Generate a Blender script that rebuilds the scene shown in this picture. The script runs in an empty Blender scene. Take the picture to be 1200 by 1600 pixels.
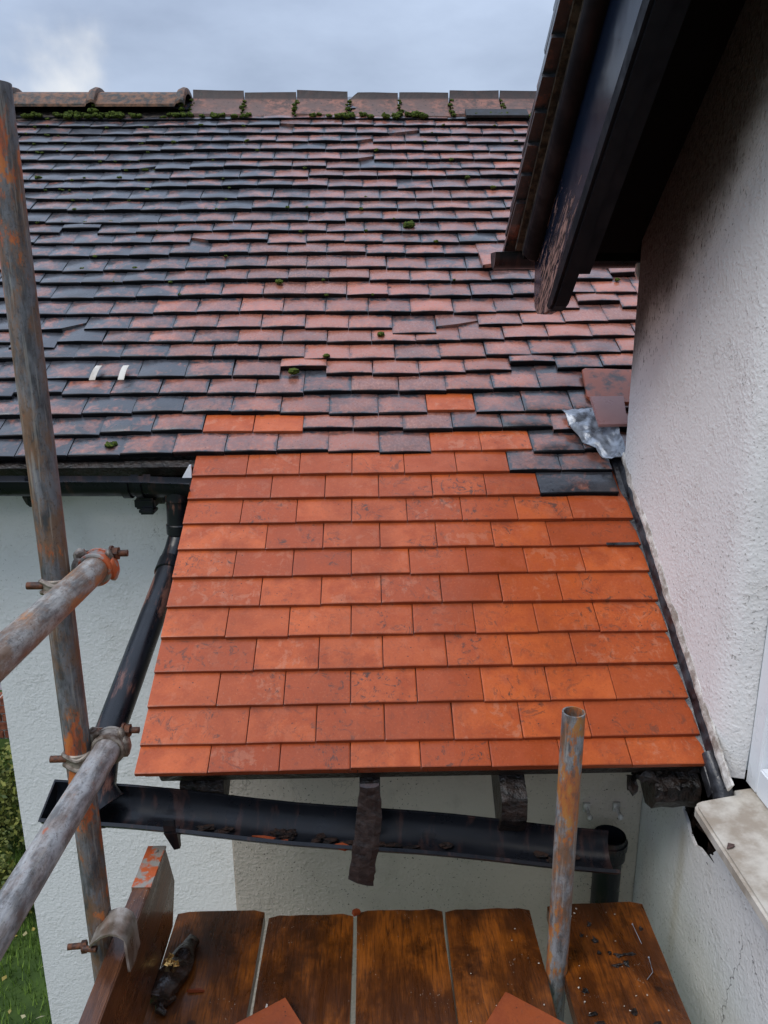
import bpy, bmesh, math, random
from mathutils import Vector, Matrix, noise, geometry
random.seed(7)
RAD = math.radians
V = Vector
scene = bpy.context.scene
col = scene.collection

# ------------------------------------------------------------------ camera
PITCH, YAW, ROLL, FPX = 0.27116, 0.02288, -0.00502, 1220.89
Fw = V((math.sin(YAW)*math.cos(PITCH), math.cos(YAW)*math.cos(PITCH), -math.sin(PITCH)))
R0 = V((math.cos(YAW), -math.sin(YAW), 0)); U0 = R0.cross(Fw)
Rt = R0*math.cos(ROLL) + U0*math.sin(ROLL); Up = -R0*math.sin(ROLL) + U0*math.cos(ROLL)
cam_d = bpy.data.cameras.new('camera'); cam = bpy.data.objects.new('camera', cam_d); col.objects.link(cam)
cam.matrix_world = Matrix(((Rt.x, Up.x, -Fw.x, 0), (Rt.y, Up.y, -Fw.y, 0), (Rt.z, Up.z, -Fw.z, 0), (0, 0, 0, 1)))
cam_d.sensor_fit = 'VERTICAL'; cam_d.sensor_height = 24; cam_d.lens = 24*FPX/1600
cam_d.clip_start = 0.02; cam_d.clip_end = 2000
scene.camera = cam
def proj(P):
    z = P.dot(Fw)
    return (600+FPX*P.dot(Rt)/z, 800-FPX*P.dot(Up)/z, z) if z > .05 else (-9999, -9999, 1)

# ------------------------------------------------------------------ sky, sun, exposure
SUN_EL, SUN_AZ = RAD(54), RAD(232)          # azimuth clockwise from +Y; from behind and left of the camera
world = bpy.data.worlds.new('World'); scene.world = world; world.use_nodes = True
nt = world.node_tree; nt.nodes.clear()
def wn(t, **k):
    n = nt.nodes.new(t)
    for a, b in k.items(): setattr(n, a, b)
    return n
sky = wn('ShaderNodeTexSky', sky_type='NISHITA', sun_disc=False, sun_elevation=SUN_EL, sun_rotation=SUN_AZ)
tc = wn('ShaderNodeTexCoord')
mp = wn('ShaderNodeMapping'); mp.inputs['Scale'].default_value = (1.3, 1.3, 3.2); mp.inputs['Location'].default_value = (3.1, 0.4, 0.3)
nz = wn('ShaderNodeTexNoise'); nz.inputs['Scale'].default_value = 1.5; nz.inputs['Detail'].default_value = 8; nz.inputs['Roughness'].default_value = .55
nt.links.new(tc.outputs['Generated'], mp.inputs[0]); nt.links.new(mp.outputs[0], nz.inputs['Vector'])
cr = wn('ShaderNodeValToRGB')
cr.color_ramp.elements[0].position = .3; cr.color_ramp.elements[0].color = (2.0, 2.45, 3.4, 1)
cr.color_ramp.elements[1].position = .72; cr.color_ramp.elements[1].color = (4.5, 5.3, 6.7, 1)
nt.links.new(nz.outputs[0], cr.inputs[0])
# the thin bright gap in the cloud low on the left
gap = wn('ShaderNodeVectorMath', operation='DOT_PRODUCT'); gap.inputs[1].default_value = tuple((Fw + Rt*(85-600)/FPX - Up*(150-800)/FPX).normalized())
nrm = wn('ShaderNodeVectorMath', operation='NORMALIZE'); nt.links.new(tc.outputs['Generated'], nrm.inputs[0])
wob = wn('ShaderNodeTexNoise'); wob.inputs['Scale'].default_value = 12; wob.inputs['Detail'].default_value = 5
nt.links.new(nrm.outputs[0], wob.inputs['Vector']); nt.links.new(nrm.outputs[0], gap.inputs[0])
ad = wn('ShaderNodeMath', operation='MULTIPLY_ADD'); ad.inputs[1].default_value = .011; nt.links.new(wob.outputs[0], ad.inputs[0]); nt.links.new(gap.outputs['Value'], ad.inputs[2])
mr = wn('ShaderNodeMapRange', interpolation_type='SMOOTHERSTEP'); mr.inputs['From Min'].default_value = 1.0022; mr.inputs['From Max'].default_value = 1.0085
nt.links.new(ad.outputs[0], mr.inputs['Value'])
mg = wn('ShaderNodeMix', data_type='RGBA'); mg.inputs[7].default_value = (6.9, 6.9, 6.8, 1)
nt.links.new(mr.outputs[0], mg.inputs[0]); nt.links.new(cr.outputs[0], mg.inputs[6])
# overcast: brighter towards the zenith
sx = wn('ShaderNodeSeparateXYZ'); nt.links.new(nrm.outputs[0], sx.inputs[0])
zr = wn('ShaderNodeMapRange'); zr.inputs['From Min'].default_value = .25; zr.inputs['From Max'].default_value = 1; zr.inputs['To Min'].default_value = 1; zr.inputs['To Max'].default_value = 2.8
nt.links.new(sx.outputs[2], zr.inputs['Value'])
sc_ = wn('ShaderNodeVectorMath', operation='SCALE'); nt.links.new(mg.outputs[2], sc_.inputs[0]); nt.links.new(zr.outputs[0], sc_.inputs['Scale'])
mx = wn('ShaderNodeMix', data_type='RGBA'); mx.inputs[0].default_value = .88
nt.links.new(sky.outputs[0], mx.inputs[6]); nt.links.new(sc_.outputs[0], mx.inputs[7])
bg = wn('ShaderNodeBackground'); bg.inputs['Strength'].default_value = .1
wo = wn('ShaderNodeOutputWorld')
nt.links.new(mx.outputs[2], bg.inputs[0]); nt.links.new(bg.outputs[0], wo.inputs[0])

sl = bpy.data.lights.new('sun', 'SUN'); sl.energy = 1.1; sl.angle = RAD(24); sl.color = (1, .95, .88)
sun = bpy.data.objects.new('sun', sl); col.objects.link(sun)
sd = V((math.sin(SUN_AZ)*math.cos(SUN_EL), math.cos(SUN_AZ)*math.cos(SUN_EL), math.sin(SUN_EL)))
sun.rotation_euler = sd.to_track_quat('Z', 'Y').to_euler()
scene.view_settings.view_transform = 'Standard'; scene.view_settings.look = 'None'
scene.view_settings.exposure = 0.5; scene.view_settings.gamma = 1; scene.view_settings.use_curve_mapping = False

# ------------------------------------------------------------------ material helpers
class Mat:
    def __init__(s, name, rough=.6, spec=.5, metal=0):
        s.m = bpy.data.materials.new(name); s.m.use_nodes = True; s.t = s.m.node_tree
        s.b = s.t.nodes['Principled BSDF']; s.b.inputs['Roughness'].default_value = rough
        s.b.inputs['Specular IOR Level'].default_value = spec; s.b.inputs['Metallic'].default_value = metal
        s._p = None; s._o = None
    def n(s, t, **k):
        n = s.t.nodes.new(t)
        for a, b in k.items(): setattr(n, a, b)
        return n
    def l(s, a, b): s.t.links.new(a, b)
    def pos(s):
        if not s._p: s._p = s.n('ShaderNodeNewGeometry').outputs['Position']
        return s._p
    def obj(s):
        if not s._o: s._o = s.n('ShaderNodeTexCoord').outputs['Object']
        return s._o
    def vec(s, src, scale=(1, 1, 1), loc=(0, 0, 0), rot=(0, 0, 0)):
        m = s.n('ShaderNodeMapping'); m.inputs['Scale'].default_value = scale; m.inputs['Location'].default_value = loc; m.inputs['Rotation'].default_value = rot
        s.l(src, m.inputs[0]); return m.outputs[0]
    def noise(s, v, scale=5, detail=4, rough=.55, dist=0):
        n = s.n('ShaderNodeTexNoise'); n.inputs['Scale'].default_value = scale; n.inputs['Detail'].default_value = detail
        n.inputs['Roughness'].default_value = rough; n.inputs['Distortion'].default_value = dist; s.l(v, n.inputs['Vector']); return n.outputs[0]
    def vor(s, v, scale=5, feature='F1', out=0, rnd=1):
        n = s.n('ShaderNodeTexVoronoi', feature=feature); n.inputs['Scale'].default_value = scale; n.inputs['Randomness'].default_value = rnd; s.l(v, n.inputs['Vector']); return n.outputs[out]
    def ramp(s, f, a, b, smooth=True, ta=0, tb=1):
        n = s.n('ShaderNodeMapRange'); n.interpolation_type = 'SMOOTHSTEP' if smooth else 'LINEAR'
        n.inputs['From Min'].default_value = a; n.inputs['From Max'].default_value = b; n.inputs['To Min'].default_value = ta; n.inputs['To Max'].default_value = tb
        s.l(f, n.inputs['Value']); return n.outputs[0]
    def math(s, op, a, b=0.0, c=None):
        n = s.n('ShaderNodeMath', operation=op)
        for i, x in enumerate((a, b, c)):
            if x is None: continue
            if isinstance(x, (int, float)): n.inputs[i].default_value = x
            else: s.l(x, n.inputs[i])
        return n.outputs[0]
    def mix(s, f, a, b):
        n = s.n('ShaderNodeMix', data_type='RGBA')
        for i, x in ((0, f), (6, a), (7, b)):
            if isinstance(x, (int, float)): n.inputs[i].default_value = x
            elif isinstance(x, tuple): n.inputs[i].default_value = x + (1,) if len(x) == 3 else x
            else: s.l(x, n.inputs[i])
        return n.outputs[2]
    def color(s, c):
        if isinstance(c, tuple): s.b.inputs['Base Color'].default_value = c + (1,)
        else: s.l(c, s.b.inputs['Base Color'])
    def rough(s, r): s.l(r, s.b.inputs['Roughness'])
    def bump(s, h, strength=.5, dist=.01, prev=None):
        n = s.n('ShaderNodeBump'); n.inputs['Strength'].default_value = strength; n.inputs['Distance'].default_value = dist
        s.l(h, n.inputs['Height'])
        if prev is not None: s.l(prev, n.inputs['Normal'])
        s.l(n.outputs[0], s.b.inputs['Normal']); return n.outputs[0]
    def sep(s, v):
        n = s.n('ShaderNodeSeparateXYZ'); s.l(v, n.inputs[0]); return n.outputs

def tile_uv(M):
    uv = M.n('ShaderNodeUVMap').outputs[0]; x, y, _ = M.sep(uv)
    return uv, x, y
def mat_old_tile(name, joined):
    M = Mat(name, .38, .55)
    if joined: a = M.n('ShaderNodeAttribute', attribute_name='tint').outputs['Color']
    else: a = M.n('ShaderNodeObjectInfo').outputs['Color']
    r, g, b = M.sep(a)                       # r patina, g brightness, b hue
    uv, x, y = tile_uv(M)       # uv in metres on the tile
    of = M.n('ShaderNodeCombineXYZ'); M.l(M.math('MULTIPLY', g, 41), of.inputs[0]); M.l(M.math('MULTIPLY', b, 67), of.inputs[1]); M.l(M.math('MULTIPLY', r, 23), of.inputs[2])
    av = M.n('ShaderNodeVectorMath', operation='ADD'); M.l(M.pos(), av.inputs[0]); M.l(of.outputs[0], av.inputs[1]); P = av.outputs[0]
    n1 = M.noise(P, 60, 5, .6); n2 = M.noise(P, 9, 3); n3 = M.noise(M.vec(P, (1, .6, .6)), 130, 3, .65)
    # distance to the border of the exposed face
    dx = M.math('MINIMUM', x, M.math('SUBTRACT', .165, x))
    dt = M.math('MINIMUM', M.math('MULTIPLY', y, .9), M.math('SUBTRACT', .100, y))
    dd = M.math('MINIMUM', dx, dt)
    dd = M.math('ADD', dd, M.math('MULTIPLY', M.math('SUBTRACT', n1, .5), .030))
    dd = M.math('ADD', dd, M.math('MULTIPLY', M.math('SUBTRACT', n2, .5), .022))
    edge = M.math('MULTIPLY', M.ramp(dd, -.001, .013, True, 1, 0), M.ramp(M.noise(P, 16, 4, .6), .34, .62, True, .30, 1.2))
    pat = M.math('ADD', M.math('MULTIPLY', edge, M.math('MULTIPLY_ADD', r, .35, .50)), M.math('MULTIPLY', M.math('MULTIPLY_ADD', r, .92, .12), M.ramp(M.math('ADD', M.math('MULTIPLY', n2, .6), M.math('MULTIPLY', M.noise(P, 26, 5, .7, 1.0), .4)), .34, .62, True, .35, 1.35)))
    pat = M.math('SUBTRACT', pat, M.math('MULTIPLY', M.ramp(n1, .5, .72), .28))
    pat = M.ramp(pat, .12, .95, False)
    red = M.mix(b, (.19, .072, .046), (.42, .122, .064))
    red = M.mix(M.ramp(n3, .42, .7), red, (.36, .150, .10))
    red = M.mix(M.ramp(n1, .62, .8), red, (.13, .05, .035))
    slate = M.mix(n1, (.016, .018, .023), (.058, .057, .064))
    c = M.mix(pat, red, slate)
    spk = M.ramp(M.vor(P, 55), .10, .20, True, 1, 0)
    spk = M.math('MULTIPLY', spk, M.ramp(M.noise(P, 14, 2), .5, .62))
    c = M.mix(M.math('MULTIPLY', spk, .75), c, (.016, .013, .012))
    lich = M.math('MULTIPLY', M.ramp(M.noise(P, 28, 4, .65), .62, .72), M.ramp(M.noise(P, 3.1, 2), .42, .62))
    c = M.mix(M.math('MULTIPLY', lich, .5), c, (.23, .20, .16))
    hs = M.n('ShaderNodeHueSaturation'); M.l(c, hs.inputs['Color']); M.l(M.math('MULTIPLY_ADD', g, .9, .55), hs.inputs['Value']); M.color(hs.outputs[0])
    tail = M.ramp(y, .0022, .0052, True, 1, 0); c9 = M.mix(M.math('MULTIPLY', tail, .93), hs.outputs[0], (.006, .006, .007)); M.color(c9)  # near-black tail edge: grime plus the shadow line under each course, painted in
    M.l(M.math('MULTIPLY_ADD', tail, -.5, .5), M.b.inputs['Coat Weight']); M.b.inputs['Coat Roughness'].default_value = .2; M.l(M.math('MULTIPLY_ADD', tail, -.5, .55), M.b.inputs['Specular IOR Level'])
    M.rough(M.ramp(n1, .3, .7, False, .26, .5))
    bh = M.math('ADD', n1, M.math('MULTIPLY', n3, .6)); M.bump(bh, .55, .0022)
    return M.m
def mat_new_tile():
    M = Mat('new_clay_tile', .36, .30)
    r, g, b = M.sep(M.n('ShaderNodeObjectInfo').outputs['Color'])
    P = M.pos(); uv, x, y = tile_uv(M)
    n1 = M.noise(P, 16, 5, .6); n2 = M.noise(M.vec(P, (1, 1, 1)), 5, 3); n3 = M.noise(P, 170, 3, .6)
    c = M.mix(b, (.33, .058, .014), (.56, .118, .028))
    c = M.mix(M.ramp(n1, .35, .72), c, (.38, .066, .015))
    # pale drying bloom in streaks running down the tile
    st = M.noise(M.vec(uv, (55, 9, 1)), 1.0, 4, .6, .6)
    bl = M.math('MULTIPLY', M.ramp(M.math('ADD', M.math('MULTIPLY', st, .25), M.math('MULTIPLY', M.noise(P, 24, 6, .7, .5), .75)), .52, .60), r)
    c = M.mix(M.math('MULTIPLY', bl, .42), c, (.55, .25, .15))
    dampd = M.ramp(M.noise(P, 3.6, 5, .6), .46, .62); c = M.mix(M.math('MULTIPLY', dampd, .35), c, (.26, .05, .014))
    # dark scuffs and grit
    sc = M.ramp(M.noise(M.vec(P, (1, 1, 1), (4, 2, 0), (.3, .2, .8)), 24, 8, .78, 2.2), .53, .60)
    sc = M.math('MULTIPLY', sc, M.ramp(M.noise(P, 7.5, 3), .40, .58))
    c = M.mix(M.math('MULTIPLY', sc, M.math('MULTIPLY_ADD', g, .85, .25)), c, (.10, .045, .03))
    sp = M.ramp(M.vor(P, 55), .07, .13, True, 1, 0); sp = M.math('MULTIPLY', sp, M.ramp(M.noise(P, 11, 2), .50, .60))
    c = M.mix(sp, c, (.06, .025, .018))
    c = M.mix(M.math('MULTIPLY', M.ramp(n3, .55, .72), .30), c, (.20, .045, .018)); c = M.mix(M.math('MULTIPLY', M.ramp(n3, .45, .28), .18), c, (.62, .22, .10))
    # grime worked in under the course above
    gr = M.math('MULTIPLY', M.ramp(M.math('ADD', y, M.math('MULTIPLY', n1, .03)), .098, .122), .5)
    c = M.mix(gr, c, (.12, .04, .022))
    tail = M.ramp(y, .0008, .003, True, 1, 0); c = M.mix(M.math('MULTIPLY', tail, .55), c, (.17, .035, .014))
    M.b.inputs['Coat Weight'].default_value = .06; M.b.inputs['Coat Roughness'].default_value = .18
    M.color(c); M.rough(M.ramp(n1, .3, .7, False, .28, .5))
    M.bump(M.math('ADD', M.math('MULTIPLY', n3, .5), n1), .40, .0018)
    return M.m
def mat_stucco(name, base, dirt, speck, coarse=1.0, dirty=.35):
    M = Mat(name, .7, .35); P = M.pos()
    big = M.noise(P, 1.7, 4); med = M.noise(P, 9, 5, .6)
    a = M.noise(P, 120*coarse, 4, .6, .2); v = M.vor(M.vec(P, (1, 1, 1), (3, 1, 2)), 135*coarse, 'SMOOTH_F1')
    w = M.ramp(M.noise(P, 62*coarse, 3, .55, .3), .42, .72)
    c = M.mix(M.ramp(big, .3, .75), base, tuple(k*.93 for k in base))
    c = M.mix(M.math('MULTIPLY', M.ramp(med, .5, .78), dirty), c, dirt)
    sp = M.math('MULTIPLY', M.ramp(M.noise(P, 120, 2, .5), .635, .69), M.ramp(M.noise(P, 3.2, 4, .65), .36, .60))
    c = M.mix(M.math('MULTIPLY', sp, speck), c, (.10, .085, .065))
    hair = M.math('MULTIPLY', M.ramp(M.math('ABSOLUTE', M.math('SUBTRACT', M.noise(P, 5.5, 5, .65, .5), .5)), .0, .006, True, 1, 0), M.ramp(M.noise(P, 2.3, 2), .56, .64))
    c = M.mix(M.math('MULTIPLY', hair, .45), c, (.14, .12, .10))
    M.color(c)
    h = M.math('ADD', M.math('MULTIPLY', a, .5), M.math('ADD', M.math('MULTIPLY', v, .5), M.math('MULTIPLY', w, M.ramp(med, .35, .6, True, .1, .5))))
    M.bump(h, .6, .0042); M.rough(M.ramp(a, .3, .7, False, .5, .8))
    return M, c
def mat_side_wall():
    M, c = mat_stucco('white_render_algae_and_shade', (.80, .79, .775), (.56, .53, .49), .55, 1.0, .28)
    P = M.pos(); x, y, z = M.sep(P)
    # black algae dots clustered below the eaves and on the corner
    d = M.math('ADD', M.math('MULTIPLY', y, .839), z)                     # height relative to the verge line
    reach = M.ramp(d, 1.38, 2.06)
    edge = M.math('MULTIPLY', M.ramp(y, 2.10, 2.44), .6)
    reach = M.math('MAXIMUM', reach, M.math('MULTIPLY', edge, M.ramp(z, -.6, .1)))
    vs = M.vec(P, (1, 1, .42))
    dots = M.ramp(M.math('ADD', M.noise(vs, 120, 3, .6), M.math('MULTIPLY', reach, .17)), .69, .77)
    dots = M.math('MULTIPLY', dots, M.ramp(M.math('ADD', M.noise(P, 6, 4, .6), M.math('MULTIPLY', reach, .25)), .50, .70))
    c2 = M.mix(M.math('MULTIPLY', dots, .85), c, (.06, .05, .035))
    soffit_shade = M.math('MULTIPLY', M.ramp(M.math('ADD', reach, M.math('MULTIPLY', M.noise(P, 5, 5, .65), .5)),   .70, 1.15), .92)  # shade below the overhanging verge, painted into the wall colour
    c2 = M.mix(soffit_shade, c2, (.045, .034, .027))
    # ochre run below the end of the sill
    run = M.math('MULTIPLY', M.ramp(M.math('ABSOLUTE', M.math('SUBTRACT', y, M.math('ADD', 1.70, M.math('MULTIPLY', M.noise(P, 6, 2), .03)))), .0, .035, True, 1, 0), M.math('MULTIPLY', M.ramp(z, -1.32, -1.36), M.ramp(z, -2.1, -1.4)))
    c2 = M.mix(M.math('MULTIPLY', run, .35), c2, (.42, .34, .18))
    for y0_, sl_, za, zb in ((1.363, -.37, -1.72, -1.37), (1.509, 2.9, -1.42, -1.355)):
        cy = M.math('ADD', M.math('MULTIPLY_ADD', M.math('SUBTRACT', z, -1.2), sl_*.35, y0_), M.math('MULTIPLY', M.math('SUBTRACT', M.noise(P, 17, 4, .6), .5), .09))
        ck = M.math('MULTIPLY', M.ramp(M.math('ABSOLUTE', M.math('SUBTRACT', y, cy)), .0004, .0022, True, 1, 0), M.math('MULTIPLY', M.ramp(z, za-.03, za), M.ramp(z, zb+.02, zb)))
        c2 = M.mix(M.math('MULTIPLY', ck, .8), c2, (.10, .09, .09))
    M.color(c2); return M.m
def mat_black_paint(name='black_paint', brown=.35, rough=.22, spec=.35):
    M = Mat(name, rough, spec); P = M.pos()
    n = M.noise(P, 14, 5, .6); s = M.noise(M.vec(P, (1, .14, .25)), 30, 6, .65)
    c = M.mix(M.math('MULTIPLY', M.ramp(s, .52, .64), brown), (.008, .009, .012), (.17, .075, .052))
    c = M.mix(M.math('MULTIPLY', M.ramp(n, .6, .75), .4), c, (.02, .018, .017))
    M.color(c); M.rough(M.ramp(n, .3, .75, False, rough*.8, rough*2.2)); M.bump(n, .25, .002); return M.m
def mat_barge():
    M = Mat('peeling_black_gloss', .2, .22); P = M.pos(); x, y, z = M.sep(P)
    s = M.math('SUBTRACT', M.math('MULTIPLY', z, .643), M.math('MULTIPLY', y, .766))     # along the slope
    h = M.math('ADD', M.math('MULTIPLY', y, .643), M.math('MULTIPLY', z, .766))
    cb = M.n('ShaderNodeCombineXYZ'); M.l(M.math('MULTIPLY', s, .22), cb.inputs[0]); M.l(h, cb.inputs[1]); M.l(x, cb.inputs[2])
    n = M.noise(cb.outputs[0], 55, 6, .68, .8)
    low = M.math('MULTIPLY', M.ramp(s, -1.15, -1.65), .26)
    mid = M.math('MULTIPLY', M.ramp(M.math('ABSOLUTE', M.math('SUBTRACT', h, 1.50)), .0, .10, True, 1, 0), .13)
    peel = M.ramp(M.math('ADD', n, M.math('ADD', low, mid)), .80, .83)
    n2 = M.noise(cb.outputs[0], 90, 4)
    wood = M.mix(M.ramp(n2, .38, .62), (.004, .003, .003), (.30, .17, .14))
    c = M.mix(peel, (.005, .010, .022), wood)
    M.color(c); M.rough(M.math('MULTIPLY_ADD', peel, .5, .17))
    M.bump(M.math('ADD', M.math('MULTIPLY', peel, -1.0), M.math('MULTIPLY', M.noise(P, 8, 2), .6)), .5, .004); return M.m
def mat_simple(name, c1, c2, scale=20, rough=.6, spec=.4, bump=.3, bd=.003, metal=0, lo=.35, hi=.65, det=5):
    M = Mat(name, rough, spec, metal); P = M.pos(); n = M.noise(P, scale, det, .62)
    M.color(M.mix(M.ramp(n, lo, hi), c1, c2)); M.rough(M.ramp(n, .3, .7, False, rough*.75, min(1, rough*1.25)))
    M.bump(n, bump, bd); return M.m
def mat_tube(name, orange, grey=(.30, .30, .31), seed=0, rust=.5, ocol=((.46, .06, .015), (.55, .16, .03))):
    M = Mat(name, .45, .45, 0); O = M.obj()
    lv = M.vec(O, (1, 1, .30), (seed, seed*2, seed))
    n = M.noise(lv, 46, 8, .72, .1); big = M.noise(M.vec(O, (1, 1, .35), (seed*3, 0, seed)), 8, 4, .6)
    mid = M.noise(M.vec(O, (1, 1, .4), (0, seed, 0)), 28, 8, .75, .15); iso = M.noise(O, 130, 5, .7)
    fine = M.noise(M.vec(O, (1, 1, .05), (seed, 0, 0)), 190, 3)
    c = M.mix(M.ramp(n, .36, .62), tuple(k*.30 for k in grey), grey)
    c = M.mix(M.math('MULTIPLY', M.ramp(mid, .42, .58), rust), c, (.20, .10, .045))
    c = M.mix(M.math('MULTIPLY', M.ramp(iso, .54, .66), .55), c, (.055, .035, .025))
    c = M.mix(M.math('MULTIPLY', M.ramp(fine, .56, .68), .35), c, (.40, .37, .32))
    o = M.ramp(M.math('ADD', M.math('MULTIPLY', big, .45), M.math('MULTIPLY', mid, .55)), .605-orange, .64-orange)
    o = M.math('MULTIPLY', o, M.ramp(n, .38, .50))
    c = M.mix(M.math('MULTIPLY', o, .85), c, M.mix(M.ramp(n, .4, .6), ocol[0], ocol[1]))
    M.color(c); M.rough(M.ramp(n, .3, .7, False, .34, .65))
    M.bump(M.math('ADD', n, M.math('MULTIPLY', iso, .5)), .5, .0018); return M.m
def mat_wood(name, dark, mid, lite, axis='Y', sat=1.0, seed=0, rough=.24):
    M = Mat(name, rough, .5); O = M.obj()
    oi = M.n('ShaderNodeObjectInfo'); add = M.n('ShaderNodeVectorMath', operation='ADD'); cb = M.n('ShaderNodeCombineXYZ')
    M.l(M.math('MULTIPLY', oi.outputs['Random'], 37), cb.inputs[0]); M.l(M.math('MULTIPLY', oi.outputs['Random'], 11), cb.inputs[1]); M.l(O, add.inputs[0]); M.l(cb.outputs[0], add.inputs[1]); O = add.outputs[0]
    sc = {'Y': (1, .07, 1), 'Z': (1, 1, .1)}[axis]
    g = M.noise(M.vec(O, sc), 150, 7, .65, 1.2); g2 = M.noise(M.vec(O, (1, .3, 1)), 9, 5, .6, 1.2); st = M.noise(O, 4.5, 5, .65)
    c = M.mix(M.ramp(g, .2, .8), dark, mid)
    f = M.math('MULTIPLY', M.ramp(M.math('ADD', M.math('MULTIPLY', st, .6), M.math('MULTIPLY', g2, .4)), .44, .60), M.ramp(g, .25, .65))
    c = M.mix(f, c, lite)
    c = M.mix(M.math('MULTIPLY', M.ramp(M.noise(O, 6, 5, .7), .50, .68), .70), c, tuple(k*.5 for k in dark))
    k = M.ramp(M.vor(O, 9), .06, .11, True, 1, 0)
    c = M.mix(M.math('MULTIPLY', k, .7), c, (.012, .006, .004))
    gr = M.math('MULTIPLY', M.ramp(M.vor(O, 120), .10, .17, True, 1, 0), M.ramp(M.noise(O, 13, 2), .58, .66))
    c = M.mix(gr, c, (.30, .25, .2))
    M.b.inputs['Coat Weight'].default_value = .35; M.b.inputs['Coat Roughness'].default_value = .12
    M.color(c); M.rough(M.ramp(g2, .3, .7, False, rough*.7, rough*1.9)); M.bump(M.math('ADD', g, M.math('MULTIPLY', g2, .7)), .5, .003); return M.m

MT = {}
MT['old'] = mat_old_tile('old_clay_tile', False); MT['oldj'] = mat_old_tile('old_clay_tile_joined', True)
MT['new'] = mat_new_tile()
MT['wall_w'] = mat_stucco('white_render', (.77, .765, .745), (.45, .42, .37), .35, .75, .22)[0].m
MT['wall_g'] = mat_stucco('weathered_render', (.62, .53, .45), (.36, .30, .24), 1.0, 1.0, .5)[0].m
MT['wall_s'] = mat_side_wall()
MT['black'] = mat_black_paint(); MT['blackg'] = mat_black_paint('black_gutter_plastic', .16, .24, .28)
MT['pipe'] = mat_black_paint('downpipe_paint', .95, .22)
MT['barge'] = mat_barge(); MT['blackp'] = mat_black_paint('black_eaves_paint', .0, .4, .08)
MT['soffit'] = mat_simple('dark_soffit', (.003, .003, .003), (.007, .006, .006), 12, .85, .08)
MT['felt'] = mat_simple('black_felt', (.010, .010, .011), (.03, .028, .026), 40, .6)
MT['rot'] = mat_simple('rotten_timber', (.004, .0035, .003), (.024, .014, .010), 45, .4, .5, .9, .01)
MT['hole'] = mat_simple('dark_hole_fill', (.004, .003, .003), (.035, .017, .011), 60, .8, .3, .9, .01)
_M = Mat('weathered_ridge_clay_dark_crest', .55, .4); _P = _M.pos(); _n = _M.noise(_P, 26, 6, .68); _z = _M.sep(_P)[2]; _b = _M.noise(_P, 5, 4)
_c = _M.mix(_M.ramp(_n, .38, .62), (.085, .048, .036), (.27, .115, .075)); _c = _M.mix(_M.ramp(_b, .42, .62), _c, (.13, .075, .058))
_c = _M.mix(_M.math('MULTIPLY', _M.ramp(_M.math('ADD', _z, _M.math('MULTIPLY', _n, .02)), 1.052, 1.066), .88), _c, (.026, .018, .014)); _c = _M.mix(_M.ramp(_M.noise(_P, 60, 3), .62, .7), _c, (.02, .018, .012))
_M.color(_c); _M.bump(_n, .7, .005); MT['ridge'] = _M.m
MT['lead'] = mat_simple('grey_lead', (.16, .175, .20), (.42, .46, .52), 26, .32, .6, .6, .006, .25)
MT['leadd'] = mat_simple('dark_lead', (.006, .006, .008), (.040, .041, .047), 30, .35, .6, .6, .005)
MT['mortar'] = mat_simple('old_mortar', (.30, .26, .22), (.70, .67, .62), 30, .85, .3, .9, .008)
MT['ridge_d'] = mat_simple('mossy_ridge_clay', (.022, .018, .011), (.20, .095, .050), 30, .6, .4, .8, .006)
MT['ridge_m'] = mat_simple('ridge_mortar', (.02, .017, .014), (.10, .075, .055), 40, .85, .3, .9, .006)
MT['moss'] = mat_simple('moss', (.016, .028, .006), (.10, .13, .018), 160, .95, .15, .9, .004)
MT['upvc'] = mat_simple('white_plastic', (.74, .76, .78), (.80, .82, .84), 6, .28, .5, .05, .001)
MT['sill'] = mat_simple('painted_stone_sill', (.36, .30, .235), (.62, .575, .50), 13, .45, .45, .4, .003)
MT['coupler'] = mat_simple('coupler_steel', (.09, .055, .035), (.34, .29, .24), 42, .45, .5, .6, .003, .35)
MT['clip'] = mat_simple('clip_steel', (.20, .15, .11), (.42, .37, .32), 22, .35, .6, .25, .002, .5)
MT['coupler_o'] = mat_simple('coupler_steel_orange', (.32, .29, .25), (.50, .10, .025), 34, .45, .5, .6, .003, .2, .44, .56)
MT['rust'] = mat_simple('rusty_steel', (.03, .013, .008), (.17, .060, .025), 90, .6, .45, .8, .002, .2)
MT['orange'] = mat_simple('orange_paint_chipped', (.30, .055, .022), (.58, .10, .03), 40, .4, .5, .4, .002, 0, .3, .5)
MT['tube_a'] = mat_tube('scaffold_tube_orange_rust', .062, (.17, .17, .18), 1, .75)
MT['tube_b'] = mat_tube('scaffold_tube_grey', .05, (.42, .40, .37), 5, .75, ((.36, .15, .06), (.44, .20, .08)))
MT['tube_c'] = mat_tube('scaffold_tube_galvanised', .03, (.42, .42, .42), 9, .35)
MT['tube_d'] = mat_tube('scaffold_tube_striped', .10, (.27, .28, .29), 14, .75, ((.42, .09, .02), (.42, .19, .04)))
MT['board'] = mat_wood('wet_scaffold_board', (.050, .015, .004), (.10, .028, .006), (.33, .090, .009))
MT['toe'] = mat_wood('wet_toe_board', (.040, .014, .006), (.13, .045, .016), (.23, .085, .03))
MT['grasssoil'] = mat_simple('lawn_soil', (.03, .055, .012), (.06, .10, .02), 4, .95, .2, .5, .01)
MT['glove'] = mat_simple('wet_dark_cloth', (.010, .006, .005), (.045, .022, .014), 40, .20, .6, .8, .006)
MT['gold'] = mat_simple('gold_foil', (.60, .30, .06), (.95, .62, .25), 120, .18, .8, .6, .003, .9)
MT['strip'] = mat_simple('old_felt_strip', (.012, .009, .009), (.040, .026, .022), 50, .5, .5, .9, .005)
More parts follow.
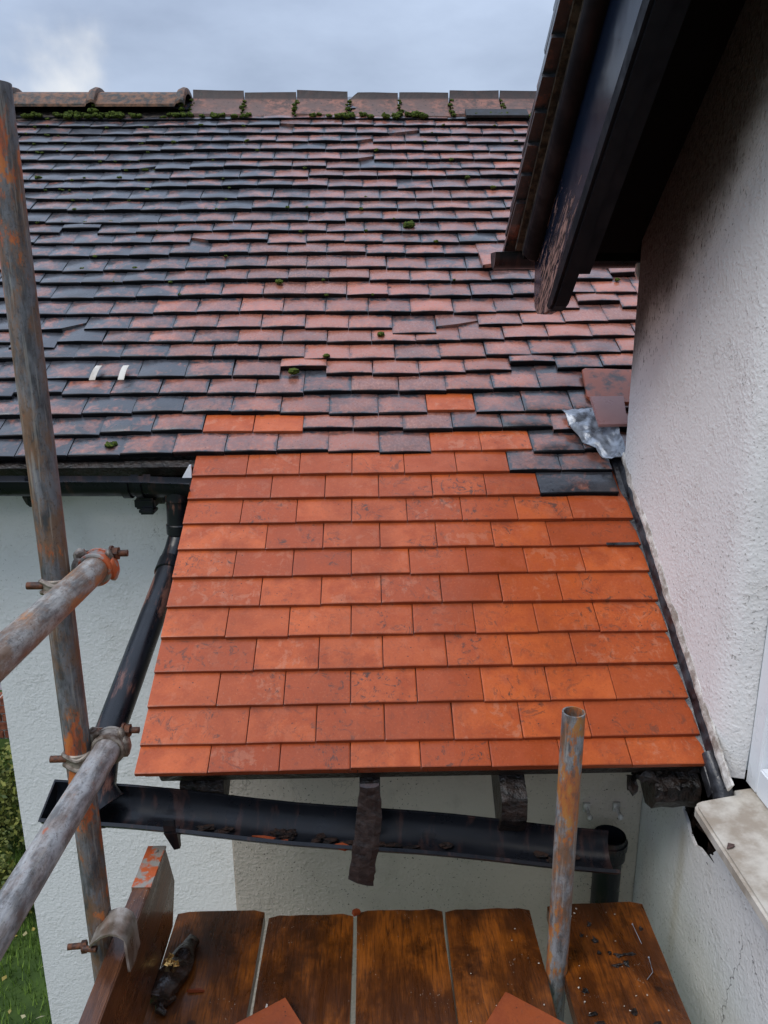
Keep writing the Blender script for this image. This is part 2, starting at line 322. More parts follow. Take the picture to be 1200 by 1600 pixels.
MT['brick'] = mat_simple('red_brick', (.16, .05, .03), (.32, .11, .06), 30, .85, .3, .5, .003)
MT['fence'] = mat_simple('pale_fence_paint', (.40, .39, .42), (.60, .59, .62), 12, .7, .3, .2, .002)
MT['leaf'] = mat_simple('dead_leaf', (.06, .035, .03), (.16, .10, .085), 80, .7)
MT['redtile'] = mat_simple('stained_clay_tile', (.050, .025, .018), (.36, .085, .035), 15, .38, .5, .4, .003, 0, .36, .52)
MT['pinktile'] = mat_simple('smooth_plum_tile', (.40, .19, .17), (.44, .22, .19), 14, .30, .5, .15, .001)
def mat_leafy(name, a, b):
    M = Mat(name, .6, .3); r = M.n('ShaderNodeNewGeometry').outputs['Random Per Island']; M.color(M.mix(r, a, b)); return M.m
MT['grass'] = mat_leafy('grass_blades', (.06, .12, .018), (.17, .26, .04))
MT['shrub'] = mat_leafy('shrub_leaves', (.05, .08, .015), (.22, .22, .04))
MT['yellow'] = mat_leafy('fallen_leaves', (.30, .22, .03), (.36, .34, .22))
def mat_glass():
    M = Mat('window_glass', .03, .6); M.color((.02, .025, .03)); return M.m
MT['glass'] = mat_glass()

# ------------------------------------------------------------------ mesh helpers
class MB:
    def __init__(s): s.v = []; s.f = []; s.mi = []
    def add(s, vs, fs, mi=0):
        o = len(s.v); s.v += [V(p) for p in vs]; s.f += [tuple(i+o for i in f) for f in fs]; s.mi += [mi]*len(fs)
    def box(s, c, d, M=None, mi=0):
        c = V(c); d = V(d)/2
        vs = [V((x*d.x, y*d.y, z*d.z)) for x in (-1, 1) for y in (-1, 1) for z in (-1, 1)]
        if M is not None: vs = [M @ p for p in vs]
        s.add([c+p for p in vs], [(0, 1, 3, 2), (4, 6, 7, 5), (0, 4, 5, 1), (2, 3, 7, 6), (0, 2, 6, 4), (1, 5, 7, 3)], mi)
    def tube(s, pts, rad, n=20, caps=True, mi=0, inner=None):
        pts = [V(p) for p in pts]
        if not isinstance(rad, (list, tuple)): rad = [rad]*len(pts)
        t0 = (pts[1]-pts[0]).normalized(); a = t0.orthogonal().normalized()
        rings = []; prev = t0
        for i, p in enumerate(pts):
            t = (pts[min(i+1, len(pts)-1)]-pts[max(i-1, 0)]).normalized()
            a = prev.rotation_difference(t) @ a; prev = t; b = t.cross(a)
            rings.append([p+(a*math.cos(2*math.pi*k/n)+b*math.sin(2*math.pi*k/n))*rad[i] for k in range(n)])
        vs = [q for r in rings for q in r]; fs = []
        for i in range(len(pts)-1):
            for k in range(n): fs.append((i*n+k, i*n+(k+1) % n, (i+1)*n+(k+1) % n, (i+1)*n+k))
        if caps: fs += [tuple(range(n-1, -1, -1)), tuple(range((len(pts)-1)*n, len(pts)*n))]
        s.add(vs, fs, mi)
    def sweep(s, prof, path, closed=True, mi=0):
        # prof: function(i) -> list of points already placed; skins successive rings
        rings = [prof(i) for i in range(path)]; n = len(rings[0]); fs = []
        for i in range(path-1):
            for k in range(n if closed else n-1): fs.append((i*n+k, i*n+(k+1) % n, (i+1)*n+(k+1) % n, (i+1)*n+k))
        if closed: fs += [tuple(range(n-1, -1, -1)), tuple(range((path-1)*n, path*n))]
        s.add([q for r in rings for q in r], fs, mi)
    def blob(s, c, r, seg=10, rings=7, jit=.15, seed=0, mi=0):
        c = V(c); r = V(r) if hasattr(r, '__len__') else V((r, r, r)); vs = []; fs = []
        for i in range(rings+1):
            th = math.pi*i/rings
            for k in range(seg):
                ph = 2*math.pi*k/seg; d = V((math.sin(th)*math.cos(ph), math.sin(th)*math.sin(ph), math.cos(th)))
                q = 1+jit*noise.noise(d*2.3+V((seed*3.1, seed, 0)))*2
                vs.append(c+V((d.x*r.x, d.y*r.y, d.z*r.z))*q)
        for i in range(rings):
            for k in range(seg): fs.append((i*seg+k, (i+1)*seg+k, (i+1)*seg+(k+1) % seg, i*seg+(k+1) % seg))
        s.add(vs, fs, mi)
    def plate(s, outline, holes, fn, thick):
        # outline in 2-D, fn(a, b, t) -> 3-D; a solid slab with real holes
        polys = [outline]+holes; flat = [p for q in polys for p in q]
        tri = geometry.tessellate_polygon([[V((p[0], p[1], 0)) for p in q] for q in polys])
        n = len(flat); vs = [fn(p[0], p[1], 0) for p in flat]+[fn(p[0], p[1], thick) for p in flat]
        fs = [tuple(t) for t in tri]+[tuple(i+n for i in reversed(t)) for t in tri]; o = 0
        for q in polys:
            m = len(q)
            for k in range(m): fs.append((o+k, o+(k+1) % m, o+(k+1) % m+n, o+k+n))
            o += m
        s.add(vs, fs)
    def build(s, name, mats, parent=None, smooth=False, bevel=0, origin=None):
        me = bpy.data.meshes.new(name)
        o_ = V(origin) if origin is not None else V((0, 0, 0))
        me.from_pydata([tuple(p-o_) for p in s.v], [], s.f)
        if not isinstance(mats, (list, tuple)): mats = [mats]
        for m in mats: me.materials.append(m)
        for p, i in zip(me.polygons, s.mi): p.material_index = i
        bm = bmesh.new(); bm.from_mesh(me); bmesh.ops.recalc_face_normals(bm, faces=bm.faces)
        if bevel: bmesh.ops.bevel(bm, geom=[e for e in bm.edges if len(e.link_faces) == 2 and e.calc_face_angle(0) > .6], offset=bevel, segments=2, affect='EDGES', clamp_overlap=True)
        bm.to_mesh(me); bm.free()
        if smooth:
            me.shade_smooth(); me.set_sharp_from_angle(angle=RAD(40))
        ob = bpy.data.objects.new(name, me); col.objects.link(ob); ob.location = o_
        if parent is not None:
            ob.parent = parent; ob.matrix_parent_inverse = Matrix.Translation(-root_loc(parent))
        return ob
def root_loc(p):
    l = V(p.location)
    q = p
    return l if q.parent is None else l      # parents are never rotated or scaled
def tag(o, label=None, cat=None, group=None, kind=None):
    if label: o['label'] = label
    if cat: o['category'] = cat
    if group: o['group'] = group
    if kind: o['kind'] = kind
    return o
def empty(name, loc, label, cat, group=None):
    o = bpy.data.objects.new(name, None); col.objects.link(o); o.location = loc; o.empty_display_size = .1
    return tag(o, label, cat, group)
def N3(p, s=1.0, k=0): return noise.noise(V(p)*s+V((k*7.3, k*1.9, k*3.7)))
def put(o, M, parent=None):
    if parent is not None: o.parent = parent
    o.matrix_basis = (Matrix.Translation(parent.matrix_world_loc).inverted() @ M) if False else M
    return o

# ------------------------------------------------------------------ roof frame
WX = .815
RP = 0.579322; G = 0.0991498; W = .1667
A0 = V((-.2956, 1.66853, -1.04087))
VD = V((0, math.cos(RP), math.sin(RP))); NN = V((0, -math.sin(RP), math.cos(RP))); XX = V((1, 0, 0))
TH = .0112; DEL = math.asin(.0117/G); THO = .0145; DELO = math.asin(.0150/G)
YL = VD*math.cos(DEL)-NN*math.sin(DEL); ZL = NN*math.cos(DEL)+VD*math.sin(DEL)
YLO = VD*math.cos(DELO)-NN*math.sin(DELO); ZLO = NN*math.cos(DELO)+VD*math.sin(DELO)
def roofP(X, v, h=0): return V((X, A0.y, A0.z)) + VD*(v*G) + NN*h
YL0, ZL0 = YL, ZL
house = empty('house', (0, 0, 0), 'white rendered house with a steep brown clay tiled roof and black gutters', 'house')

def tile_geo(w=.165, L=.265, kind='old', seed=0, chip=None):
    rnd = random.Random(seed); nx = 5; ys = [0, .0028, .055, .105, L]
    j = .0016 if kind == 'old' else .0003
    xs = [-w/2, -w/2+.003, 0, w/2-.003, w/2]
    top = []; bot = []
    for iy, y in enumerate(ys):
        for ix, x in enumerate(xs):
            cam_ = .0022*(1-(2*x/w)**2) if kind == 'old' else .0009*(1-(2*x/w)**2)
            z = (THO if kind == 'old' else TH)+cam_+.0015*math.sin(math.pi*y/L)
            if iy == 0: z -= (.0022 if kind == 'old' else .0010)
            if ix in (0, 4): z -= (.0012 if kind == 'old' else .0005)
            yy = y+(rnd.uniform(-j, j)*1.5 if iy <= 1 else 0)
            xx = x+(rnd.uniform(-j, j)*.6 if ix in (0, 4) else 0)
            top.append(V((xx, yy, z+rnd.uniform(-j, j)*.4)))
    for iy, y in ((0, 0), (4, L)):
        for ix, x in enumerate(xs): bot.append(V((x, top[iy*5+ix].y, .0005*0)))
    if chip:
        for iy in range(5):
            for ix in range(5):
                p = top[iy*5+ix]
                lim = chip(p.x)
                if p.y < lim: p.y = lim
        for ix in range(5): bot[ix].y = top[ix].y
    vs = top+bot; fs = []
    for iy in range(4):
        for ix in range(4): a = iy*5+ix; fs.append((a, a+1, a+6, a+5))
    b = 25
    for ix in range(4): fs.append((b+ix+5, b+ix+6, b+ix+1, b+ix))
    for ix in range(4): fs.append((ix, b+ix, b+ix+1, ix+1)); fs.append((20+ix, 21+ix, b+6+ix, b+5+ix))
    fs.append((0, 5, 10, 15, 20, b+5, b)); fs.append((4, b+4, b+9, 24, 19, 14, 9))
    return vs, fs
def tile_mesh(name, geo, mat, w):
    vs, fs = geo; me = bpy.data.meshes.new(name); me.from_pydata([tuple(p) for p in vs], [], fs); me.materials.append(mat)
    uv = me.uv_layers.new(name='UVMap')
    for lp in me.loops:
        p = me.vertices[lp.vertex_index].co; uv.data[lp.index].uv = ((p.x+w/2)/w*.165 if w < .2 else p.x+w/2, p.y)
    (me.shade_smooth(), me.set_sharp_from_angle(angle=RAD(35))) if mat is not MT['new'] else me.shade_flat()
    return me
old_geos = [tile_geo(.1645, kind='old', seed=i) for i in range(8)]
old_geos.append(tile_geo(.1645, kind='old', seed=20, chip=lambda x: max(0, (x-.035))*1.1))
old_geos.append(tile_geo(.1645, kind='old', seed=21, chip=lambda x: max(0, (-x-.045))*1.0))
old_geos.append(tile_geo(.1645, kind='old', seed=22, chip=lambda x: max(0, (x+.05))*.42))
old_meshes = [tile_mesh('old_roof_tile', g, MT['old'], .1645) for g in old_geos]
def tile_matrix(X, v, h=0, rz=0, rx=0, ry=0, thick=False):
    o = roofP(X, v, h); YL, ZL = (YLO, ZLO) if thick else (YL0, ZL0)
    M = Matrix(((XX.x, YL.x, ZL.x, o.x), (XX.y, YL.y, ZL.y, o.y), (XX.z, YL.z, ZL.z, o.z), (0, 0, 0, 1)))
    return M @ Matrix.Rotation(rz, 4, 'Z') @ Matrix.Rotation(rx, 4, 'X') @ Matrix.Rotation(ry, 4, 'Y')

# ---- main roof: battens and slopes, tiles, ridge
VA = 38.0                                            # apex in courses
m = MB()
def roofbox(x0, x1, v0, v1, h0, h1, mb, mi=0):
    vs = [roofP(x, v, h) for x in (x0, x1) for v in (v0, v1) for h in (h0, h1)]
    mb.add(vs, [(0, 1, 3, 2), (4, 6, 7, 5), (0, 4, 5, 1), (2, 3, 7, 6), (0, 2, 6, 4), (1, 5, 7, 3)], mi)
XL, XR = -2.32, 2.6
roofbox(XL, XR, 9.95, VA, -.070, -.050, m)
ap = roofP(0, VA, -.050)
m.add([(XL, ap.y, ap.z), (XR, ap.y, ap.z), (XR, ap.y+2.3, ap.z-1.5), (XL, ap.y+2.3, ap.z-1.5), (XL, ap.y, ap.z-.03), (XR, ap.y, ap.z-.03), (XR, ap.y+2.3, ap.z-1.53), (XL, ap.y+2.3, ap.z-1.53)],
      [(0, 1, 2, 3), (7, 6, 5, 4), (0, 4, 5, 1), (3, 2, 6, 7), (0, 3, 7, 4), (1, 5, 6, 2)])
main_roof = m.build('main_roof', MT['felt'], house)
tag(main_roof, 'old weathered clay tiled roof slope')

def dvf(X, v):
    d = 0
    if v < 37:
        k = max(0, 1-(v-9)/28)
        t = min(1, max(0, (-.45-X)/.75)); d -= .27*k*t*t*(3-2*t)
        d += .16*N3((X*1.3, v*.21, 0), 1, 2) + .07*N3((X*3.5, v*.6, 0), 1, 3)
    return d
def dnf(X, v): return .010*N3((X*.9, v*.09, 1), 1, 4)+.003*N3((X*2.5, v*.35, 1), 1, 5)
def old_tint(X, v, rnd):
    # patina: slate grey high and left, pinker low and to the right
    left = min(1, max(0, (-.15-X)/1.0)); high = min(1, max(0, (v-14)/14))
    p = .20+.56*left+.22*high+.30*left*high+.35*N3((X*1.1, v*.22, 3), 1, 6)+rnd.gauss(0, .10)
    if v < 13 and X > .30: p += .16
    if rnd.random() < .05: p += .4
    hue = .5+.45*N3((X*2, v*.4, 5), 1, 7)+rnd.uniform(-.28, .28)-.15*left+(.2 if v < 20 else 0)
    return (max(0, min(1, p)), max(.1, min(1, .5+rnd.uniform(-.16, .16))), max(0, min(1, hue)))
cands = []
rnd = random.Random(11)
new_spots = []                                        # replaced tiles inside the old slope, (course, photo-order x range)
def is_new(v, X):
    if v == 10: return .20 < X < .52
    if v == 11: return -.56 < X < -.24
    if v == 12: return .19 < X < .35
    return False
lastd = 0
for v in range(10, 38):
    off = (0.5 if v % 2 else 0)*W - .04*W*(v-12)*.45 + rnd.uniform(-.05, .05)*W
    n0 = int((XL-A0.x)/W)-1
    step = 0.0
    for k in range(n0, 40):
        X = A0.x+off+(k+.5)*W+rnd.uniform(-.0012, .0012)
        if X < XL+.05 or X > 1.75: continue
        if rnd.random() < .12: step = rnd.choice((-.13, .12, .0, .07, -.05, 0))
        dv = dvf(X, v)+rnd.gauss(0, .013)+step
        vi = rnd.randrange(8); rz = rnd.gauss(0, .006)
        r_ = rnd.random()
        if r_ < .012: dv += rnd.choice((-.38, .42))
        elif r_ < .026: vi = rnd.choice((8, 9, 9, 8, 10))
        if v == 17 and .19 < X < .36: vi = 10
        if v <= 10 and X < -.3: dv = dvf(X, v)+rnd.gauss(0, .01)
        h = dnf(X, v)+rnd.uniform(0, .0016)
        if is_new(v, X): dv = .0; h = dnf(X, v)+.002
        M_ = tile_matrix(X, v+dv, h, rz, rnd.gauss(0, .006), rnd.gauss(0, .006), True)
        px, py, pz = proj(M_ @ V((0, .04, TH)))
        vis = -60 < px < 1015 and 0 < py < 800 and not (px > 850+ (400-py)*.25 and py < 380)
        cands.append((0 if vis else 1, pz, M_, vi, old_tint(X, v, rnd), v, X))
cands.sort(key=lambda c: (c[0], c[1]))
joined_v = []; joined_f = []; joined_c = []; joined_uv = []
new_w = {}
def new_mesh(w, seed=0):
    key = (round(w, 4), seed)
    if key not in new_w:
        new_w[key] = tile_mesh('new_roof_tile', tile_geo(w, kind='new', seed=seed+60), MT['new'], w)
    return new_w[key]
def new_tint(rnd): return (rnd.random()**1.5, rnd.random(), rnd.random(), 1)
nparts = 0
for c in cands:
    vis, pz, M_, vi, tint, v, X = c
    nw = is_new(v, X)
    if (vis == 0 and nparts < 298) or nw:
        o = bpy.data.objects.new('roof_tile', new_mesh(.1625, nparts % 3) if nw else old_meshes[vi]); col.objects.link(o); o.parent = main_roof
        o.matrix_basis = M_; nparts += 1
        o.color = new_tint(rnd) if nw else tuple(tint)+(1,)
        if nw: o['label'] = 'new orange clay tile let into the old slope'
    else:
        vs, fs = old_geos[vi]; b = len(joined_v)
        joined_v += [tuple(M_ @ p) for p in vs]; joined_f += [tuple(i+b for i in f) for f in fs]
        joined_c += [tint]*len(vs); joined_uv += [(p.x+.0825, p.y) for p in vs]
me = bpy.data.meshes.new('old_roof_tiles'); me.from_pydata(joined_v, [], joined_f); me.materials.append(MT['oldj'])
uvl = me.uv_layers.new(name='UVMap'); ca = me.attributes.new('tint', 'FLOAT_COLOR', 'POINT')
for i, t in enumerate(joined_c): ca.data[i].color = (t[0], t[1], t[2], 1)
for lp in me.loops: uvl.data[lp.index].uv = joined_uv[lp.vertex_index]
me.shade_smooth(); me.set_sharp_from_angle(angle=RAD(35))
o = bpy.data.objects.new('roof_tiles', me); col.objects.link(o); o.parent = main_roof; o['kind'] = 'stuff'

# ridge tiles
APX = roofP(0, VA, .012)
def ridge_angular(x0, x1, seed, notch=False):
    m = MB(); r = random.Random(seed); leg = .215; t = .014; top = .060+r.uniform(-.009, .007); yaw = r.uniform(-.03, .03); r_t = r.uniform(-.03, .03)
    def prof(x, e=0):
        a = RAD(44); y, z = APX.y+(x-x0)*yaw, APX.z+top+N3((x*9, seed, 0))*.006+(x-x0)*r_t
        dn = V((0, -math.cos(a), -math.sin(a))); up = V((0, math.cos(a), -math.sin(a)))
        P = V((x, y, z))
        kk = V((0, -.016, -.052)); a = RAD(36); dn = V((0, -math.cos(a), -math.sin(a))); up = V((0, math.cos(a), -math.sin(a))); P1 = P+kk; P2 = P+V((0, .016, -.052)); return [P, P1, P1+dn*(leg-.05), P1+dn*(leg-.05)-V((0, 0, t)), P-V((0, 0, t*2.2)), P2+up*(leg-.05)-V((0, 0, t)), P2+up*(leg-.05), P2]
        return [P, P+dn*.03, P+dn*leg, P+dn*leg-V((0, math.sin(a)*-t, math.cos(a)*t)), P-V((0, 0, t*1.35)), P+up*leg-V((0, math.sin(a)*t, math.cos(a)*t)), P+up*leg, P+up*.03]
    xs = [x0, x0+.01, (x0+x1)/2, x1-.01, x1]
    if notch: xs = [x0, x0+.012, x0+.03, x0+.05, (x0+x1)/2, x1]
    rings = []
    for i, x in enumerate(xs):
        q = prof(x)
        if notch and i < 3:
            for k in (0, 1, 7, 4): q[k].z -= (.036, .030, .014)[i]
        rings.append(q)
    m.sweep(lambda i: rings[i], len(xs)); return m
x = -.935
n_ = 0
while x < 1.6:
    w = .286+random.uniform(-.006, .008)
    o = ridge_angular(x, x+w-.005-random.uniform(0, .006), n_, notch=(n_ == 3)).build('ridge_tile', MT['ridge'], main_roof, True, 0)
    x += w; n_ += 1
tags = 0
for i, (x0, x1) in enumerate(((-2.34, -1.885), (-1.885, -1.43), (-1.43, -.955))):
    m = MB(); leg = .165
    def prof(x, up, sc):
        c = V((x, APX.y, APX.z+.040+up)); pts = []
        for k in range(9):
            a = RAD(-52+k*13); R_ = .105*sc
            pts.append(c+V((0, math.sin(a)*R_*1.35, (math.cos(a)-1)*R_*.9+.010)))
        pts.append(pts[-1]+V((0, .05, -.05))); pts.insert(0, pts[0]+V((0, -.05, -.052)))
        inn = [p-V((0, 0, .014)) for p in reversed(pts)]
        return pts+inn
    xs = [(x0, 0, 1), (x1-.055, 0, 1), (x1-.045, .014, 1.06), (x1-.02, .024, 1.1), (x1-.004, .020, 1.08), (x1, .004, 1.0)]
    m.sweep(lambda j: prof(*xs[j]), len(xs)); o = m.build('ridge_tile', MT['ridge_d'], main_roof, True)
    o['label'] = 'mossy rounded ridge tile with a raised collar'
m = MB()
n = 90
def mort(i):
    x = XL+(3.95)*i/(n-1); a = N3((x*9, 0, 0))*.008
    b = roofP(x, 36.0+a*30, .004); c = roofP(x, 36.25, .012+a*.6); d = roofP(x, 38, -.01); e = roofP(x, 38, -.03); f = roofP(x, 36.0, -.02)
    return [b, c, d, e, f]
m.sweep(mort, n); m.build('ridge_mortar', MT['ridge_m'], main_roof)
# top eaves course strip below the ridge near the right (slipped piece of flashing)
m = MB(); roofbox(.56, .90, 35.75, 36.6, .022, .036, m); m.build('ridge_flashing', MT['felt'], main_roof, bevel=.002)

# ---- lower roof (new tiles)
m = MB(); roofbox(-.520, .79, -.50, 10.2, -.060, -.040, m)
lower_roof = m.build('lower_roof', MT['felt'], house); tag(lower_roof, 'low roof slope newly laid with bright orange clay tiles')
rnd = random.Random(5)
XV, XE = -.549, .803
for r in range(-1, 10):
    vv = -.72 if r == -1 else r
    edges = [XV]
    if r % 2 == 0:
        e = A0.x
    else:
        e = A0.x-.5*W
    e_end = XE - (.0 if r < 8 else .02)
    while e < e_end-.10:
        edges.append(e); e += W
    edges.append(e_end)
    for i in range(len(edges)-1):
        a, b = edges[i], edges[i+1]; wd = b-a-.0022
        X = (a+b)/2
        oldt = (r == 9 and X > .46) or (r == 8 and X > .56)
        if r >= 8 and oldt: pass
        w_ = round(wd, 3)
        dv = .05*N3((X*1.2, r*.5, 0), 1, 9)+rnd.gauss(0, .012)
        h = .0025*N3((X*1.5, r*.6, 2), 1, 10)+rnd.uniform(0, .0008)-(.001 if r == -1 else 0)
        M_ = tile_matrix(X, vv+dv, h, rnd.gauss(0, .0028), (-.030 if r == -1 else rnd.gauss(0, .003)), rnd.gauss(0, .003))
        if oldt:
            g = tile_geo(w_, kind='old', seed=90+i+r); me = tile_mesh('old_roof_tile', g, MT['old'], w_)
            tint = (.82 if r == 8 else .62, .42, .5, 1)
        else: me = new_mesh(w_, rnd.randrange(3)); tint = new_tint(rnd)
        o = bpy.data.objects.new('roof_tile', me); col.objects.link(o); o.parent = lower_roof; o.matrix_basis = M_; o.color = tint
        if oldt: o['label'] = 'old blackened clay tile left in the new slope'
# under-eaves course: shows as a second thin orange edge
k = 0
x = XV+.02
while x < .78:
    w = min(.1667, .79-x)
    o = bpy.data.objects.new('under_eaves_tile', new_mesh(round(w-.002, 3), 1)); col.objects.link(o); o.parent = lower_roof
    o.matrix_basis = tile_matrix(x+w/2, -.70, -.0125, 0, -.02); o.color = new_tint(rnd); x += w
# verge side fill, eaves batten
m = MB(); roofbox(-.50, .78, -.66, -.28, -.052, -.018, m); m.build('eaves_batten', MT['rot'], lower_roof, bevel=.002)
m = MB()
def bat(i):
    x = -.46+1.24*i/30; a = N3((x*7, 3, 0))*.006; y = 1.655; z = -1.092
    return [V((x, y, z)), V((x, y, z-.022+a)), V((x, y+.02, z-.022+a)), V((x, y+.02, z+.004))]
m.sweep(bat, 31); m.build('eaves_board', MT['rot'], lower_roof)
m = MB(); m.plate([(-.580, -.552), (-.556, -.512), (-.550, -.512), (-.550, -.552)], [], lambda a, b, t: V((a, 2.412+t, b)), .01); m.build('verge_trim', MT['upvc'], lower_roof)
# rafter feet
def rafter(x, w, y0, drop, name='rafter_foot', parent=None, yend=2.0, jag=0, mat='rot', base=None):
    m = MB(); pr = []
    zt = lambda y: A0.z+(y-A0.y)*math.tan(RP)-.075
    if base is not None: zt = base
    pts = [(y0, zt(y0)), (y0-.004, zt(y0)-drop*.45), (y0+.02, zt(y0)-drop*.85), (y0+.06, zt(y0)-drop), (yend, zt(yend)-.10), (yend, zt(yend))]
    n_ = 5
    m.sweep(lambda i: [V((x-w/2+w*i/(n_-1), p[0]+jag*N3((i, p[1]*30, x), 1.7), p[1]+jag*N3((i*2, p[0]*30, x), 1.7))) for p in pts], n_)
    return m.build(name, MT[mat], parent or lower_roof, bevel=.0015)
rafter(-.405, .105, 1.645, .072); rafter(.000, .050, 1.600, .14); rafter(.345, .062, 1.60, .12, jag=.004); rafter(.745, .11, 1.62, .085, jag=.007)
# black scrap hanging from the eaves at the middle
# abutment: dark lead soakers, broken mortar fillet
m = MB(); n = 70
def soak(i):
    v = -1.4+ (9.9+1.4)*i/(n-1); a = N3((0, v*1.7, 0))*.004
    return [roofP(.793+a, v, .000+a), roofP(.806, v, .006+a), roofP(WX-.002, v, .030+a*3), roofP(WX+.002, v, .034), roofP(WX+.002, v, -.03), roofP(.793, v, -.03)]
m.sweep(soak, n); m.build('lead_soaker', MT['leadd'], lower_roof, True)
m = MB(); n = 160
def fil(i):
    v = -1.5+(10.9)*i/(n-1); a = N3((0, v*2.1, 7)); b = N3((3, v*6.5, 2)); c_ = N3((8, v*.9, 4))
    w = max(.0012, .0045+.006*a+.004*b); hh = .046+.012*c_+.006*b
    if v > 7.0: hh -= .012; w *= .55
    return [roofP(WX-.001, v, hh-.014), roofP(WX-w, v, hh-.006), roofP(WX-w*1.1, v, hh+.004), roofP(WX-w*.3, v, hh+.018+.01*a), roofP(WX+.003, v, hh+.02), roofP(WX+.003, v, hh-.014)]
m.sweep(fil, n); m.build('mortar_fillet', MT['mortar'], lower_roof)
# torn lead sheet in the corner
m = MB(); nu, nv = 26, 20
def leadpt(i, j, t):
    u = i/(nu-1); w = j/(nv-1)
    # left boundary curves from (.672, 11.5) down to (.79, 9.3); right boundary runs down the wall
    L = V((.665+.115*w**1.5+.01*N3((w*5, 0, 0)), 11.75-2.45*w**.8, 0)); R = V((.824, 11.9-2.55*w-.1*N3((w*4, 3, 0)), 0))
    q = L.lerp(R, u); e = .03+.015*u+.016*N3((q.x*22, q.y*1.8, 1))+.010*N3((q.x*55, q.y*5, 4))+.03*max(0, u-.75)*4*.6
    e = max(e, .018)
    return roofP(q.x, q.y, e-t)
for t in (0, ):
    vs = [leadpt(i, j, 0) for j in range(nv) for i in range(nu)]+[leadpt(i, j, .003) for j in range(nv) for i in range(nu)]
    fs = []; K = nu*nv
    for j in range(nv-1):
        for i in range(nu-1): a = j*nu+i; fs += [(a, a+1, a+nu+1, a+nu), (a+K, a+nu+K, a+nu+1+K, a+1+K)]
    for i in range(nu-1): a = i; fs.append((a, a+K, a+1+K, a+1)); a = (nv-1)*nu+i; fs.append((a, a+1, a+1+K, a+K))
    for j in range(nv-1): a = j*nu; fs.append((a, a+nu, a+nu+K, a+K)); a = j*nu+nu-1; fs.append((a, a+K, a+nu+K, a+nu))
    m.add(vs, fs)
m.build('lead_flashing', MT['lead'], lower_roof, True)
# small grey lead tag showing between two courses by the wall
m = MB(); roofbox(.70, .795, 5.955, 6.06, .0085, .0125, m); m.build('lead_tag', MT['leadd'], lower_roof, bevel=.001)

# ------------------------------------------------------------------ walls
GZ = -3.6

m = MB()   # main wall behind the downpipe
m.plate([(-1.335, GZ-.1), (.9, GZ-.1), (.9, -.60), (-1.335, -.60)], [], lambda a, b, t: V((a, 2.60+t, b)), .25)
wall = m.build('wall', MT['wall_w'], house); wall['label'] = 'smooth white rendered wall under the old roof eaves'
m = MB(); m.plate([(2.85, GZ-.1), (6.9, GZ-.1), (6.9, -.35), (4.82, .9), (2.85, -.40)], [], lambda a, b, t: V((-1.335+t, a, b)), .25)
m.build('wall', MT['wall_w'], house)
m = MB()   # projecting wall below the new roof
m.plate([(-.415, GZ-.1), (WX, GZ-.1), (WX, -.87), (-.415, -.87)], [], lambda a, b, t: V((a+.002*N3((0, b*6, 0)), 2.00+t, b)), .22)
m.box((-.305, 2.41, -2.15), (.218, .376, 2.6))
o = m.build('wall', MT['wall_g'], house, bevel=.006); o['label'] = 'speckled grey rendered wall under the new low roof'
m = MB()   # side wall of the taller wing, with window opening and the hole beside the sill
outer = [(2.40, .179), (.0, 2.18), (-1.6, .84), (-1.6, GZ-.1), (2.40, GZ-.1)]
hole = [(1.66, .30), (1.66, -.55), (1.66, -.80), (1.66, -1.0), (1.66, -1.05), (1.66, -1.13), (1.80, -1.14), (1.80, -1.26), (1.775, -1.295), (1.768, -1.32), (1.735, -1.335), (1.72, -1.352), (1.68, -1.362), (1.655, -1.350), (1.62, -1.345), (1.59, -1.315), (1.54, -1.25), (1.52, -1.19), (.25, -1.19), (.25, .30)]
hole = [(a if b > -1.085 else a*.982, b if b > -1.085 else b*.982) for a, b in hole]
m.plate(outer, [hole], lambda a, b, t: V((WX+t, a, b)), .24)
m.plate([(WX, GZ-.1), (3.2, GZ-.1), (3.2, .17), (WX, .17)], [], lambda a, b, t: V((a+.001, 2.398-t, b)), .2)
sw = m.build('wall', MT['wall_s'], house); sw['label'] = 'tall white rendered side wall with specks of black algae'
# rounded plaster reveal at the window
m = MB(); n = 60
def rev(i):
    z = -1.10+1.40*i/(n-1); a = .004*N3((0, z*9, 0)); k = .010*max(0, N3((5, z*5, 0))) if z < -.8 else 0
    return [V((WX+.004, 1.672, z)), V((WX-.0004, 1.667, z)), V((WX+.0004, 1.645, z)), V((WX+.005, 1.622+a, z)), V((WX+.014, 1.600+a+k, z)), V((WX+.030, 1.584+a+k, z)), V((WX+.065, 1.574+k, z)), V((WX+.065, 1.65, z)), V((WX+.01, 1.67, z))]
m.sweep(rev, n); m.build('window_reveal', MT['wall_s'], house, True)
m = MB(); m.box((WX+.103, 1.62, -1.250), (.19, .42, .25))  # near-black plug: the darkness of the cavity put into its colour
for i in range(46): m.blob((WX+.014, random.uniform(1.46, 1.76), random.uniform(-1.34, -1.14)), (random.uniform(.006, .016), random.uniform(.012, .03), random.uniform(.008, .022)), 7, 5, .6, i); m.build('dark_hole_plug', MT['hole'], house)
# lead curling round the bottom of the abutment
m = MB(); m.tube([roofP(.805, -.5, .02), roofP(.812, -1.15, .015), V((.822, 1.545, -1.135)), V((.832, 1.505, -1.165))], [.016, .022, .026, .018], 10)
m.build('lead_flashing', MT['leadd'], house, True)
m = MB()
for i in range(16):
    m.blob((.70+random.uniform(-.06, .09), 1.655+random.uniform(-.03, .03), -1.135+random.uniform(-.035, .02)), (random.uniform(.012, .035), .02, random.uniform(.01, .022)), 7, 5, .6, i)
m.build('rotten_fascia', MT['rot'], lower_roof)

